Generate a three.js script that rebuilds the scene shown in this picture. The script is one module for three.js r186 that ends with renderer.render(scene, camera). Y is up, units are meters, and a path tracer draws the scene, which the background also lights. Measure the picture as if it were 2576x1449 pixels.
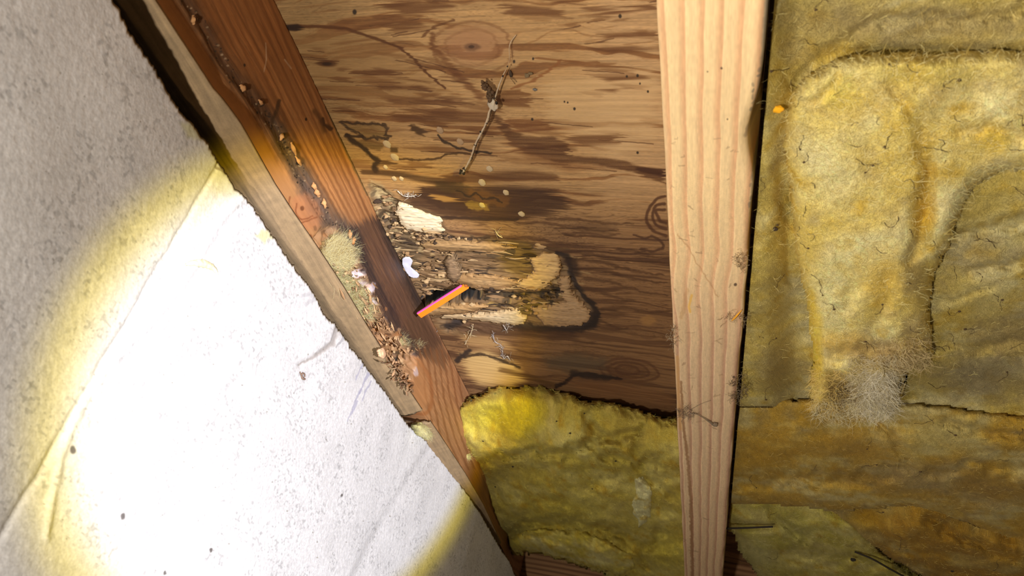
import * as THREE from 'three';
import { mergeGeometries, mergeVertices } from 'three/addons/utils/BufferGeometryUtils.js';

// ---------------------------------------------------------------- camera, lights, exposure
const scene = new THREE.Scene();
scene.background = new THREE.Color(0x000000);
const CAM_H = 1.05;                                   // the lens, metres above the floor
const camera = new THREE.PerspectiveCamera(42.57, 2576 / 1449, 0.01, 20);
{
  const right = new THREE.Vector3(0.94951817, -0.19453749, -0.24611047);
  const up = new THREE.Vector3(-0.08023429, 0.60782617, -0.79000654);
  const back = new THREE.Vector3(0.30327827, 0.76987175, 0.56153299);
  camera.position.set(0, CAM_H, 0);
  camera.quaternion.setFromRotationMatrix(new THREE.Matrix4().makeBasis(right, up, back));
  camera.focus = 0.52;
  camera.userData.fStop = 20;
}
scene.add(camera);
const renderer = new THREE.WebGLRenderer({ antialias: true });
renderer.toneMapping = THREE.LinearToneMapping;
renderer.toneMappingExposure = 1.0;
renderer.shadowMap.enabled = true;

// millimetres in the wall's frame (x along the wall, y up from the lens, z out of the wall) to scene metres
const W = (x, y, z) => new THREE.Vector3(x / 1000, y / 1000 + CAM_H, z / 1000);

function lamp(light, pos, size) {
  light.position.copy(W(...pos)); light.castShadow = true; light.shadow.radius = size; scene.add(light); return light;
}
// the phone's own lamp, just behind the lens
lamp(new THREE.PointLight(new THREE.Color(1.0, 0.945, 0.86), 0.72, 0, 2), [-92, 60, 175], 0.55);
// the hand torch: white core, yellow rim thrown by its lens
function torch(color, power, angle, penumbra) {
  const s = lamp(new THREE.SpotLight(color, power, 0, angle * Math.PI / 180, penumbra, 2), [420, 300, 200], 0.6);
  s.target.position.copy(W(420 - 900 * 0.641, 300 - 900 * 0.672, 200 - 900 * 0.371)); scene.add(s.target);
}
torch(new THREE.Color(0.44, 0.61, 1.30), 5.8, 8.75, 0.07);
torch(new THREE.Color(1.0, 0.78, 0.0), 4.4, 9.75, 0.09);

// ---------------------------------------------------------------- helpers
const F = 1860, CX = 1288, CY = 724.5;
const AX = [0.94951817, 0.08023429, -0.30327827], AY = [-0.19453749, -0.60782617, -0.76987175], AZ = [-0.24611047, 0.79000654, -0.56153299];
const dot = (a, p) => a[0] * p[0] + a[1] * p[1] + a[2] * p[2];
const ray = (u, v) => { const p = [u - CX, v - CY, F]; return [dot(AX, p), dot(AY, p), dot(AZ, p)]; };
const onZ = (u, v, z) => { const r = ray(u, v), k = z / r[2]; return [r[0] * k, r[1] * k, z]; };
const onX = (u, v, x) => { const r = ray(u, v), k = x / r[0]; return [x, r[1] * k, r[2] * k]; };
const proj = (x, y, z) => {
  const a = x * AX[0] + y * AY[0] + z * AZ[0], b = x * AX[1] + y * AY[1] + z * AZ[1], c = x * AX[2] + y * AY[2] + z * AZ[2];
  return [CX + F * a / c, CY + F * b / c];
};
const clamp = (x, a = 0, b = 1) => x < a ? a : x > b ? b : x;
const sm = (a, b, x) => { const t = clamp((x - a) / (b - a)); return t * t * (3 - 2 * t); };
const mix = (a, b, t) => a + (b - a) * t;
const mix3 = (a, b, t) => [a[0] + (b[0] - a[0]) * t, a[1] + (b[1] - a[1]) * t, a[2] + (b[2] - a[2]) * t];
const gauss = (x, w) => Math.exp(-(x / w) * (x / w));
let seed = 12345;
const rnd = () => { seed = (seed * 1664525 + 1013904223) >>> 0; return seed / 4294967296; };
const rr = (a, b) => a + (b - a) * rnd();
function hsh(i, j) { let h = (i * 374761393 + j * 668265263) | 0; h = Math.imul(h ^ (h >>> 13), 1274126177); h ^= h >>> 16; return (h >>> 0) / 4294967296; }
function vn(x, y) {                                    // value noise, -1..1
  const i = Math.floor(x), j = Math.floor(y), fx = x - i, fy = y - j, a = fx * fx * (3 - 2 * fx), b = fy * fy * (3 - 2 * fy);
  const p = hsh(i, j), q = hsh(i + 1, j), r = hsh(i, j + 1), s = hsh(i + 1, j + 1);
  return 2 * (p + (q - p) * a + (r - p) * b + (p - q - r + s) * a * b) - 1;
}
const fbm = (x, y, n = 4) => { let s = 0, a = 0.5, f = 1; for (let k = 0; k < n; k++) { s += a * vn(x * f + k * 17.3, y * f - k * 9.1); a *= 0.5; f *= 2.03; } return s; };
const lin = (c) => { c /= 255; return c <= 0.04045 ? c / 12.92 : Math.pow((c + 0.055) / 1.055, 2.4); };
function lerpTable(tab, x) {                           // piecewise linear [[x, y], ...] with x descending or ascending
  const d = tab[0][0] < tab[tab.length - 1][0] ? 1 : -1;
  if ((x - tab[0][0]) * d <= 0) return tab[0][1];
  for (let i = 1; i < tab.length; i++) if ((x - tab[i][0]) * d <= 0) { const a = tab[i - 1], b = tab[i]; return a[1] + (b[1] - a[1]) * (x - a[0]) / (b[0] - a[0]); }
  return tab[tab.length - 1][1];
}
const bbox = (pts, m) => { let a = 1e9, b = -1e9, c = 1e9, d = -1e9; for (const [x, y] of pts) { a = Math.min(a, x); b = Math.max(b, x); c = Math.min(c, y); d = Math.max(d, y); } return [a - m, b + m, c - m, d + m]; };
function lineDist(pts, x, y) {                         // [distance, fraction along]
  let best = 1e9, at = 0;
  for (let i = 0; i + 1 < pts.length; i++) {
    const [ax, ay] = pts[i], dx = pts[i + 1][0] - ax, dy = pts[i + 1][1] - ay, l = dx * dx + dy * dy || 1e-9;
    const t = clamp(((x - ax) * dx + (y - ay) * dy) / l), d = Math.hypot(x - ax - dx * t, y - ay - dy * t);
    if (d < best) { best = d; at = (i + t) / (pts.length - 1); }
  }
  return [best, at];
}
function polyDist(pts, x, y) {                         // signed, positive inside
  let inside = false, best = 1e18;
  for (let i = 0, j = pts.length - 1; i < pts.length; j = i++) {
    const [xi, yi] = pts[i], [xj, yj] = pts[j];
    if ((yi > y) !== (yj > y) && x < (xj - xi) * (y - yi) / (yj - yi) + xi) inside = !inside;
    const dx = xj - xi, dy = yj - yi, t = clamp(((x - xi) * dx + (y - yi) * dy) / (dx * dx + dy * dy || 1e-9));
    const d = (x - xi - dx * t) ** 2 + (y - yi - dy * t) ** 2; if (d < best) best = d;
  }
  return (inside ? 1 : -1) * Math.sqrt(best);
}
// smooth closed or open outline through a few points
function curve(pts, n = 6, closed = false) {
  const c = new THREE.CatmullRomCurve3(pts.map(p => new THREE.Vector3(p[0], p[1], p[2] || 0)), closed, 'centripetal');
  return c.getPoints(pts.length * n).map(p => [p.x, p.y, p.z]);
}

// a texture over a flat piece of the scene: s and t are millimetres on that piece
class Skin {
  constructor(w, h, s0, s1, t0, t1, place) {
    Object.assign(this, { w, h, s0, s1, t0, t1 });
    this.c = new Float32Array(w * h * 3); this.u = new Float32Array(w * h); this.v = new Float32Array(w * h);
    for (let j = 0; j < h; j++) for (let i = 0; i < w; i++) {
      const s = s0 + (s1 - s0) * (i + 0.5) / w, t = t0 + (t1 - t0) * (j + 0.5) / h, p = proj(...place(s, t)), k = j * w + i;
      this.u[k] = p[0]; this.v[k] = p[1];
    }
    this.row = new Float32Array(h * 4);
    for (let j = 0; j < h; j++) { let a = 1e9, b = -1e9, c = 1e9, d = -1e9; for (let i = 0; i < w; i++) { const k = j * w + i; a = Math.min(a, this.u[k]); b = Math.max(b, this.u[k]); c = Math.min(c, this.v[k]); d = Math.max(d, this.v[k]); } this.row.set([a, b, c, d], 4 * j); }
  }
  each(fn) {
    for (let j = 0; j < this.h; j++) { const t = this.t0 + (this.t1 - this.t0) * (j + 0.5) / this.h;
      for (let i = 0; i < this.w; i++) { const k = j * this.w + i; fn(k, this.s0 + (this.s1 - this.s0) * (i + 0.5) / this.w, t, this.u[k], this.v[k]); } }
  }
  fill(fn) { this.each((k, s, t, u, v) => { const c = fn(s, t, u, v); this.c[3 * k] = c[0]; this.c[3 * k + 1] = c[1]; this.c[3 * k + 2] = c[2]; }); }
  // jag: the edge runs out along the grain in teeth of that many pixels; grain: [ds, dt] noise frequencies
  mark(box, jag, dir, grain, wob, alphaFn, col, tex) {
    const m = jag * 1.5 + wob + 2, b0 = box[0] - m, b1 = box[1] + m, b2 = box[2] - m, b3 = box[3] + m, { w, h, u: U, v: V, row } = this;
    for (let j = 0; j < h; j++) { if (row[4 * j] > b1 || row[4 * j + 1] < b0 || row[4 * j + 2] > b3 || row[4 * j + 3] < b2) continue;
    const t = this.t0 + (this.t1 - this.t0) * (j + 0.5) / h;
    for (let i = 0; i < w; i++) { const k = j * w + i, u = U[k], v = V[k]; if (u < b0 || u > b1 || v < b2 || v > b3) continue;
      const s = this.s0 + (this.s1 - this.s0) * (i + 0.5) / w;
      let x = u, y = v;
      if (jag) { const n = jag * (vn(s * grain[0], t * grain[1]) + 0.5 * vn(s * grain[0] * 2, t * grain[1] * 2.1 + 7)); x += n * dir[0]; y += n * dir[1]; }
      if (wob) { x += wob * fbm(s * 0.25, t * 0.25, 3); y += wob * fbm(s * 0.25 + 40, t * 0.25 + 9, 3); }
      let a = alphaFn(x, y); if (a <= 0) continue;
      if (tex) a *= clamp(1 - tex * (0.5 + 0.5 * vn(s * grain[0] * 1.7 + 3, t * grain[1] * 1.3 + 11)) - tex * 0.4 * hsh(k, 5));
      for (let q = 0; q < 3; q++) this.c[3 * k + q] += (col[q] - this.c[3 * k + q]) * a;
    } }
  }
  line(pts, w0, col, o = {}) {
    const { a = 1, w1 = w0, soft = 0.6, jag = 0, wob = 0, tex = 0 } = o, ws = Math.max(w0, w1);
    this.mark(bbox(pts, ws * 1.5), jag, this.dir, this.grain, wob, (x, y) => {
      const [d, f] = lineDist(pts, x, y), w = mix(w0, w1, f); return a * (1 - sm(w * (1 - soft), w * (1 + soft), d));
    }, col, tex);
  }
  poly(pts, col, o = {}) {
    const { a = 1, soft = 3, jag = 0, wob = 0, tex = 0 } = o;
    this.mark(bbox(pts, soft), jag, this.dir, this.grain, wob, (x, y) => a * sm(-soft, soft, polyDist(pts, x, y)), col, tex);
  }
  spot(u, v, ru, rv, col, o = {}) {
    const { a = 1, jag = 0, wob = 0, tex = 0, soft = 0.35 } = o;
    this.mark([u - ru * 1.5, u + ru * 1.5, v - rv * 1.5, v + rv * 1.5], jag, this.dir, this.grain, wob,
      (x, y) => a * (1 - sm(1 - soft, 1 + soft, Math.hypot((x - u) / ru, (y - v) / rv))), col, tex);
  }
  texture() {
    const n = this.w * this.h, d = new Uint8Array(n * 4);
    for (let k = 0; k < n; k++) { for (let q = 0; q < 3; q++) d[4 * k + q] = clamp(Math.round(this.c[3 * k + q]), 0, 255); d[4 * k + 3] = 255; }
    const t = new THREE.DataTexture(d, this.w, this.h); t.colorSpace = THREE.SRGBColorSpace;
    return finish(t);
  }
  uv(s, t) { return [(s - this.s0) / (this.s1 - this.s0), (t - this.t0) / (this.t1 - this.t0)]; }
}
function finish(t, wrap = THREE.MirroredRepeatWrapping) {
  t.magFilter = THREE.LinearFilter; t.minFilter = THREE.LinearFilter; t.wrapS = t.wrapT = wrap; t.needsUpdate = true; return t;
}
function grey(n, fn) {                                  // tiling grey texture for bump and grain
  const d = new Uint8Array(n * n * 4);
  for (let j = 0; j < n; j++) for (let i = 0; i < n; i++) { const g = clamp(Math.round(255 * fn(i / n, j / n)), 0, 255), k = 4 * (j * n + i); d[k] = d[k + 1] = d[k + 2] = g; d[k + 3] = 255; }
  return finish(new THREE.DataTexture(d, n, n), THREE.RepeatWrapping);
}
// a closed shell from a grid: front(i, j) -> {p, uv, c}, back(i, j, front) -> p; keep(i, j) leaves cells out
function shell(nu, nv, front, back, keep, fullBack = false) {
  const pos = [], uv = [], col = [], idx = [], id = new Int32Array(nu * nv).fill(-1), bp = [];
  let n = 0, hasC = false;
  for (let j = 0; j < nv; j++) for (let i = 0; i < nu; i++) {
    if (keep && !keep(i, j)) continue;
    const f = front(i, j), p = f.p; pos.push(p[0] / 1000, p[1] / 1000 + CAM_H, p[2] / 1000); uv.push(...(f.uv || [0, 0]));
    if (f.c) { hasC = true; col.push(lin(f.c[0]), lin(f.c[1]), lin(f.c[2])); }
    bp.push(back(i, j, p)); id[j * nu + i] = n++;
  }
  const edge = new Map();
  const tri = (a, b, c) => { idx.push(a, b, c); for (const [x, y] of [[a, b], [b, c], [c, a]]) { const k = Math.min(x, y) * 4194304 + Math.max(x, y); if (edge.has(k)) edge.delete(k); else edge.set(k, [x, y]); } };
  for (let j = 0; j + 1 < nv; j++) for (let i = 0; i + 1 < nu; i++) {
    const a = id[j * nu + i], b = id[j * nu + i + 1], c = id[(j + 1) * nu + i], d = id[(j + 1) * nu + i + 1];
    if (a < 0 || b < 0 || c < 0 || d < 0) continue;
    tri(a, b, d); tri(a, d, c);
  }
  // back: only the rim and one coarse cap, as nothing looks at it
  const rim = [...edge.values()], bid = new Map();
  const backOf = (k) => { if (!bid.has(k)) { const p = bp[k]; bid.set(k, n++); pos.push(p[0] / 1000, p[1] / 1000 + CAM_H, p[2] / 1000); uv.push(uv[2 * k], uv[2 * k + 1]); if (hasC) col.push(col[3 * k], col[3 * k + 1], col[3 * k + 2]); } return bid.get(k); };
  if (fullBack) {
    const front = idx.length; for (let k = 0; k < front; k += 3) idx.push(backOf(idx[k]), backOf(idx[k + 2]), backOf(idx[k + 1]));
    for (const [a, b] of rim) idx.push(b, a, backOf(a), b, backOf(a), backOf(b));
  } else {
  let cx = 0, cy = 0, cz = 0, m = 0;
  for (const [a, b] of rim) { const p = bp[a]; cx += p[0]; cy += p[1]; cz += p[2]; m++; idx.push(b, a, backOf(a), b, backOf(a), backOf(b)); }
  const cc = n++; pos.push(cx / m / 1000, cy / m / 1000 + CAM_H, cz / m / 1000); uv.push(0, 0); if (hasC) col.push(0.3, 0.25, 0.15);
  for (const [a, b] of rim) idx.push(bid.get(b), bid.get(a), cc);
  }
  const g = new THREE.BufferGeometry();
  g.setAttribute('position', new THREE.Float32BufferAttribute(pos, 3)); g.setAttribute('uv', new THREE.Float32BufferAttribute(uv, 2));
  if (hasC) g.setAttribute('color', new THREE.Float32BufferAttribute(col, 3));
  g.setIndex(idx); g.computeVertexNormals(); return g;
}
// names and records
const taken = {};
const numbered = (n) => { const k = taken[n] = (taken[n] ?? -1) + 1; return k ? `${n}_${String(k).padStart(3, '0')}` : n; };
function mesh(name, geo, mat, parent = scene) {
  const m = new THREE.Mesh(geo, mat); m.name = numbered(name); m.castShadow = m.receiveShadow = true; parent.add(m); return m;
}
function tag(o, label, category, group, kind) {
  o.userData.label = label; if (category) o.userData.category = category; if (group) o.userData.group = group; if (kind) o.userData.kind = kind; return o;
}
function group(name, label, category, grp) { const g = new THREE.Group(); g.name = numbered(name); scene.add(g); return tag(g, label, category, grp); }
const part = (name, geo, mat, parent, label, kind) => { const m = mesh(name, geo, mat, parent); if (label) m.userData.label = label; if (kind) m.userData.kind = kind; return m; };
const std = (o) => new THREE.MeshStandardMaterial({ roughness: 0.9, metalness: 0, side: THREE.DoubleSide, ...o });
const plain = (r, g, b, rough = 0.9) => std({ color: new THREE.Color().setRGB(lin(r), lin(g), lin(b)), roughness: rough });
// a tube through millimetre points, radius in millimetres (number or function of the fraction along)
function tube(pts, rad, sides = 5, seg = 0, rough = 0) {
  const c = new THREE.CatmullRomCurve3(pts.map(p => W(...p))), n = seg || pts.length * 4, g = new THREE.TubeGeometry(c, n, 1, sides, false);
  const pos = g.attributes.position, centre = new THREE.Vector3(), q = new THREE.Vector3();
  for (let i = 0; i <= n; i++) {
    c.getPointAt(i / n, centre); const r = (typeof rad === 'function' ? rad(i / n) : rad) / 1000;
    for (let j = 0; j <= sides; j++) { const k = i * (sides + 1) + j, w = rough ? 1 + rough * vn(i * 0.9 + 31, (j % sides) * 1.7 + pts[0][0]) : 1; q.fromBufferAttribute(pos, k).sub(centre).multiplyScalar(r * w).add(centre); pos.setXYZ(k, q.x, q.y, q.z); }
  }
  g.computeVertexNormals(); g.deleteAttribute('uv'); return g;
}
// a lumpy pebble
function lump(p, r, sx = 1, sy = 1, sz = 1, det = 2, k = 0.35) {
  let g = new THREE.IcosahedronGeometry(1, det); const a = g.attributes.position, o = rr(0, 99);
  for (let i = 0; i < a.count; i++) { const x = a.getX(i), y = a.getY(i), z = a.getZ(i), w = 1 + k * vn(x * 2.3 + o, y * 2.3 + z * 1.9) + k * 0.4 * vn(x * 5 + o, z * 5 - y * 4); a.setXYZ(i, x * w * r * sx / 1000, y * w * r * sy / 1000, z * w * r * sz / 1000); }
  g.deleteAttribute('uv'); g.deleteAttribute('normal'); g = mergeVertices(g, 1e-7).toNonIndexed(); { const h = mergeVertices(g, 1e-7); h.computeVertexNormals(); g = h.toNonIndexed(); } const c = W(...p); g.translate(c.x, c.y, c.z); return g;
}
// thin curved ribbons standing on a surface: at() -> {p, d} start and heading in millimetres
function fibres(n, at, len, width, curl = 0.5) {
  const pos = [], idx = [];
  for (let q = 0; q < n; q++) {
    const { p, d } = at(q); if (!p) continue;
    let x = p[0], y = p[1], z = p[2], dx = d[0], dy = d[1], dz = d[2]; const L = len * rr(0.4, 1.3), S = 4, w = width * rr(0.6, 1.3);
    let bx = rr(-1, 1), by = rr(-1, 1), bz = rr(-1, 1); const kx = rr(-curl, curl), ky = rr(-curl, curl), kz = rr(-curl, curl) * 0.6; const base = pos.length / 3;
    for (let s = 0; s <= S; s++) {
      const l = Math.hypot(dx, dy, dz) || 1; dx /= l; dy /= l; dz /= l;
      let ex = dy * bz - dz * by, ey = dz * bx - dx * bz, ez = dx * by - dy * bx; const el = Math.hypot(ex, ey, ez) || 1, h = w * (1 - 0.7 * s / S) / el / 2;
      pos.push((x + ex * h) / 1000, (y + ey * h) / 1000 + CAM_H, (z + ez * h) / 1000, (x - ex * h) / 1000, (y - ey * h) / 1000 + CAM_H, (z - ez * h) / 1000);
      if (s < S) { const b = base + 2 * s; idx.push(b, b + 1, b + 3, b, b + 3, b + 2); }
      x += dx * L / S; y += dy * L / S; z += dz * L / S; dx += kx; dy += ky; dz += kz;
    }
  }
  const g = new THREE.BufferGeometry(); g.setAttribute('position', new THREE.Float32BufferAttribute(pos, 3)); g.setIndex(idx); g.computeVertexNormals(); return g;
}
function box(x0, x1, y0, y1, z0, z1) { const g = new THREE.BoxGeometry((x1 - x0) / 1000, (y1 - y0) / 1000, (z1 - z0) / 1000); const c = W((x0 + x1) / 2, (y0 + y1) / 2, (z0 + z1) / 2); g.translate(c.x, c.y, c.z); return g; }

// ---------------------------------------------------------------- the room shell
const ZP = -328;                                        // face of the plywood
const roomMat = plain(190, 182, 168);
tag(mesh('floor', box(-420, 1500, -1110, -1050, -420, 1500), plain(120, 100, 80)), 'plain floor of the room below the opened wall', null, null, 'structure');
tag(mesh('ceiling', box(-420, 1500, 1300, 1360, -420, 1500), roomMat), 'plain ceiling of the room above the opened wall', null, null, 'structure');
tag(mesh('wall_right', box(1420, 1500, -1050, 1300, -420, 1500), roomMat), 'plain far wall of the room at the right', null, null, 'structure');
tag(mesh('wall_back', box(-420, 1420, -1050, 1300, 1420, 1500), roomMat), 'plain wall of the room behind the viewer', null, null, 'structure');
tag(mesh('wall_front', mergeGeometries([box(-420, 1420, -1050, 1300, -420, -352), box(420, 1420, -1050, 1300, -352, -230), box(-250, 420, 160, 1300, -352, -230)]), roomMat), 'outer wall layers behind the plywood sheathing', null, null, 'structure');

// ---------------------------------------------------------------- plywood sheathing
const ply = new Skin(1024, 2048, -290, -25, -720, -175, (s, t) => [s, t, ZP]);
ply.dir = [1, 0.12]; ply.grain = [0.03, 1.1];
const mm = (u, v) => onZ(u, v, ZP);
{
  const knots = [[1190, 112, 24, 15], [1668, 545, 13, 9], [1580, 928, 26, 17], [822, 160, 6, 3]].map(([u, v, a, b]) => { const p = mm(u, v); return [p[0], p[1], a, b]; });
  ply.fill((s, t, u, v) => {
    let F0 = t + 9 * vn(s / 95 + 3, t / 55) + 3.5 * vn(s / 26, t / 13 + 5) + 1.2 * vn(s / 9, t / 6);
    for (const [kx, ky, a, b] of knots) { const dx = (s - kx) / a, dy = (t - ky) / b, d = Math.hypot(dx, dy), w = Math.exp(-d * d * 0.55); F0 = mix(F0, ky + (dy >= 0 ? 1 : -1) * d * b * 0.8 + 3 * vn(s / 8, t / 5), w * 0.7); }
    const s2 = s + 15 * vn(s * 0.03, t * 1.25) + 8 * vn(s * 0.06 + 9, t * 2.6);
    const b = vn(s2 * 0.009 + 2, F0 * 0.17 + 4) + 0.55 * vn(s2 * 0.017, F0 * 0.42 + 8) + 0.25 * vn(s2 * 0.03, F0 * 1.1);
    const low = sm(430, 640, v), right = sm(1420, 1560, u) * (1 - low), left = 1 - sm(780, 1080, u);
    const th = 0.42 - 0.22 * low + 0.18 * right;
    const dark = sm(th - 0.04, th + 0.22, b), rim = gauss(b - th, 0.05) * 0.30;
    let tan = mix3([192, 148, 96], [198, 156, 108], right); tan = mix3(tan, [158, 122, 76], left * (1 - low) * 0.85); tan = mix3(tan, [142, 102, 64], low * 0.9);
    let c = mix3(tan, mix3([130, 82, 40], [84, 52, 28], low), clamp(dark * 0.8 + rim));
    const h = 3.4 * (vn(s2 * 0.011 + 9, F0 * 0.085) + 0.55 * vn(s2 * 0.021, F0 * 0.24 + 3)), fr = Math.abs(h - Math.round(h)), zone = (1 - sm(0.02, 0.13, fr)) * sm(-0.35, 0.15, vn(s * 0.022 + 4, t * 0.045)) * (0.25 + 0.75 * low) * (1 - 0.75 * right);
    c = mix3(c, [74, 44, 20], 0.72 * zone);
    const f = 1 + 0.07 * vn(s * 0.06, t * 3.1) + 0.06 * vn(s * 0.02, t * 1.3 + 50) + 0.05 * vn(s * 0.5, t * 2.2);
    return [c[0] * f, c[1] * f, c[2] * f];
  });
}
const DK = [70, 40, 16], BR = [118, 72, 32], BK = [44, 28, 14], TAN = [214, 172, 116];
// broad tonal fields
ply.poly([[1040, 780], [1700, 700], [1720, 1060], [1380, 1060], [1160, 860]], [128, 88, 50], { a: 0.35, soft: 60, jag: 18 });
ply.poly([[1380, 200], [1650, 170], [1660, 340], [1560, 400], [1450, 345], [1380, 300]], [222, 182, 130], { a: 0.55, soft: 22, jag: 26 });
ply.poly([[700, 60], [940, 95], [1060, 165], [1130, 240], [860, 260], [780, 200]], [158, 118, 70], { a: 0.5, soft: 20, jag: 20 });
// knot at the top
ply.spot(1190, 112, 80, 46, [176, 122, 84], { a: 0.6, jag: 8, soft: 0.6 });
for (const [k, a] of [[1, 0.35], [0.66, 0.22]]) ply.line(curve([[1190 - 105 * k, 100], [1190 - 92 * k, 112 + 40 * k], [1190 - 30 * k, 112 + 78 * k], [1190 + 45 * k, 112 + 70 * k], [1190 + 95 * k, 112 + 34 * k], [1190 + 80 * k, 112 - 30 * k], [1190 + 10 * k, 112 - 58 * k], [1190 - 70 * k, 112 - 40 * k], [1190 - 105 * k, 100]]), 3.4, [112, 66, 34], { a, jag: 4, wob: 2 });
ply.spot(1188, 118, 20, 10, [110, 74, 50], { a: 0.7, wob: 4 });
ply.spot(1186, 118, 7, 4, [70, 44, 26], { a: 0.8, wob: 2 });
ply.line([[1086, 88], [1088, 110], [1098, 132], [1125, 160], [1160, 200], [1212, 244]], 6, [104, 58, 24], { a: 0.75, w1: 9, jag: 8, wob: 3, tex: 0.3 });
ply.line([[1062, 92], [1090, 68], [1140, 50]], 3, [100, 58, 26], { a: 0.7, jag: 6 });
ply.line([[740, 66], [800, 66], [868, 72], [930, 92], [970, 105], [1010, 122], [1050, 160], [1075, 185], [1120, 222]], 4.2, [88, 48, 18], { a: 0.85, w1: 2.5, jag: 5, wob: 2 });
ply.poly([[716, 62], [745, 60], [768, 70], [740, 78], [718, 76]], [48, 26, 10], { soft: 3, jag: 8 });
ply.line([[1410, 152], [1380, 178], [1340, 203], [1290, 222]], 3.2, [140, 84, 40], { a: 0.75, jag: 4 });
ply.line([[1350, 146], [1410, 152], [1470, 158], [1500, 156]], 2.6, [128, 78, 36], { a: 0.7, jag: 10 });
ply.poly([[1480, 156], [1545, 158], [1520, 166], [1500, 170]], [132, 86, 44], { a: 0.7, soft: 3, jag: 20 });
ply.spot(822, 160, 25, 8, [84, 48, 20], { a: 0.85, jag: 6 });
ply.spot(822, 161, 12, 4, [48, 27, 10], { a: 0.8 });
// feathered dark bands
for (let k = 0; k < 130; k++) {
  const u = 720 + 930 * Math.pow(rnd(), 1.25), v = rr(-10, 430), pale = sm(1380, 1500, u) * sm(150, 230, v), len = rr(30, 150), h = rr(2, 8);
  let sl = 0.06 + 0.05 * vn(u * 0.004, v * 0.01); if (v < 130 && u > 1380) sl = -0.16; if (v < 120 && u < 1060) sl = -0.14; const du = u - 1190, dv = v - 112; if (Math.hypot(du / 150, dv / 85) < 1) continue; if (Math.abs(du) < 260 && dv > 0 && dv < 160) sl += (du < 0 ? 0.22 : -0.18) * Math.exp(-dv / 90);
  const q = [[u, v - h * 0.3], [u + len * 0.3, v - h + sl * len * 0.3], [u + len, v - h * 0.5 + sl * len], [u + len * 0.75, v + h * 0.2 + sl * len * 0.75], [u + len * 0.95, v + h + sl * len], [u + len * 0.3, v + h * 0.8 + sl * len * 0.3]];
  ply.poly(q, rnd() < 0.5 ? [104, 62, 28] : [122, 78, 38], { a: rr(0.35, 0.8) * (1 - 0.7 * pale), soft: 3, jag: rr(8, 26), tex: 0.2 });
  if (rnd() < 0.5) ply.line([[u, v + h], [u + len * 0.5, v + h + sl * len * 0.5], [u + len * 0.9, v + h + sl * len]], 1.2, [78, 44, 20], { a: 0.6, jag: 6, wob: 2 });
}
const bands = [
  [[940, 10], [1120, 8], [1150, 22], [1050, 34], [960, 48], [1000, 28]], [[960, 62], [1060, 54], [1075, 66], [985, 78]], [[1260, 8], [1400, 22], [1430, 45], [1300, 40]],
  [[895, 178], [1010, 182], [1000, 192], [905, 193]], [[940, 212], [1060, 216], [1075, 228], [950, 224]], [[965, 248], [1130, 250], [1160, 262], [990, 262]],
  [[1010, 272], [1230, 280], [1240, 296], [1060, 290]], [[985, 288], [1240, 296], [1250, 312], [1010, 306]],
  [[1480, 190], [1600, 186], [1625, 196], [1530, 205]], [[1490, 84], [1640, 78], [1650, 92], [1530, 96]], [[1470, 40], [1650, 8], [1652, 22], [1520, 42]], [[1480, 120], [1600, 116], [1640, 124], [1520, 134]],
  [[1450, 342], [1560, 338], [1565, 362], [1470, 366], [1430, 352]], [[1490, 224], [1570, 220], [1550, 232]],
];
bands.forEach((b, i) => ply.poly(b, [104, 62, 28], { a: 0.85, soft: 6, jag: 24, tex: 0.2 }));
ply.poly([[1245, 232], [1325, 226], [1332, 250], [1325, 270], [1270, 268], [1242, 252]], [112, 66, 28], { a: 0.85, soft: 4, jag: 16, tex: 0.35 });
ply.poly([[1275, 298], [1370, 300], [1392, 325], [1340, 335], [1290, 328]], [116, 68, 30], { a: 0.85, soft: 4, jag: 20, tex: 0.35 });
ply.poly([[1238, 284], [1262, 296], [1284, 325], [1320, 344], [1395, 345], [1432, 362], [1425, 378], [1440, 392], [1560, 402], [1672, 436], [1672, 462], [1590, 432], [1490, 412], [1400, 408], [1330, 388], [1282, 362], [1256, 322]], [80, 44, 16], { a: 0.92, soft: 4, jag: 12, wob: 3, tex: 0.35 });
ply.poly([[1262, 340], [1310, 372], [1400, 405], [1500, 425], [1440, 432], [1320, 400]], [124, 76, 36], { a: 0.6, soft: 14, jag: 24 });
ply.poly([[1590, 420], [1672, 424], [1672, 446], [1610, 432]], [70, 36, 12], { a: 0.9, soft: 3, jag: 14 });
// black fungal zone lines, upper left
const fungus = [[856, 306], [880, 308], [905, 310], [935, 308], [958, 312], [975, 325], [968, 338], [985, 345], [960, 350], [940, 342], [920, 350], [905, 338], [872, 322], [856, 306]];
ply.poly(fungus, [108, 82, 38], { a: 0.75, soft: 3, wob: 7, tex: 0.6 });
ply.line(fungus, 3.4, BK, { a: 0.85, wob: 7, tex: 0.3 });
ply.line([[870, 339], [890, 344], [912, 343]], 3, BK, { a: 0.8, wob: 3 });
ply.line([[870, 340], [884, 352], [902, 362], [922, 378], [938, 394], [950, 404], [940, 418], [946, 428]], 4.5, BK, { a: 0.9, w1: 7, wob: 5 });
ply.poly([[895, 352], [950, 352], [968, 362], [958, 378], [925, 372]], [84, 60, 24], { a: 0.8, soft: 3, wob: 6, tex: 0.5 });
ply.poly([[982, 370], [1002, 372], [998, 384], [984, 382]], [84, 58, 22], { a: 0.85, soft: 3, wob: 3 });
ply.poly([[948, 402], [985, 404], [990, 416], [950, 416]], [74, 46, 18], { a: 0.75, soft: 4, jag: 14 });
ply.poly([[1030, 312], [1060, 322], [1076, 330], [1060, 334], [1076, 344], [1040, 334]], [70, 44, 18], { a: 0.85, soft: 3, jag: 12, wob: 3 });
ply.line([[1104, 340], [1112, 354], [1132, 362], [1150, 372], [1180, 378], [1210, 382], [1234, 386]], 3, BK, { a: 0.8, wob: 5 });
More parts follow.
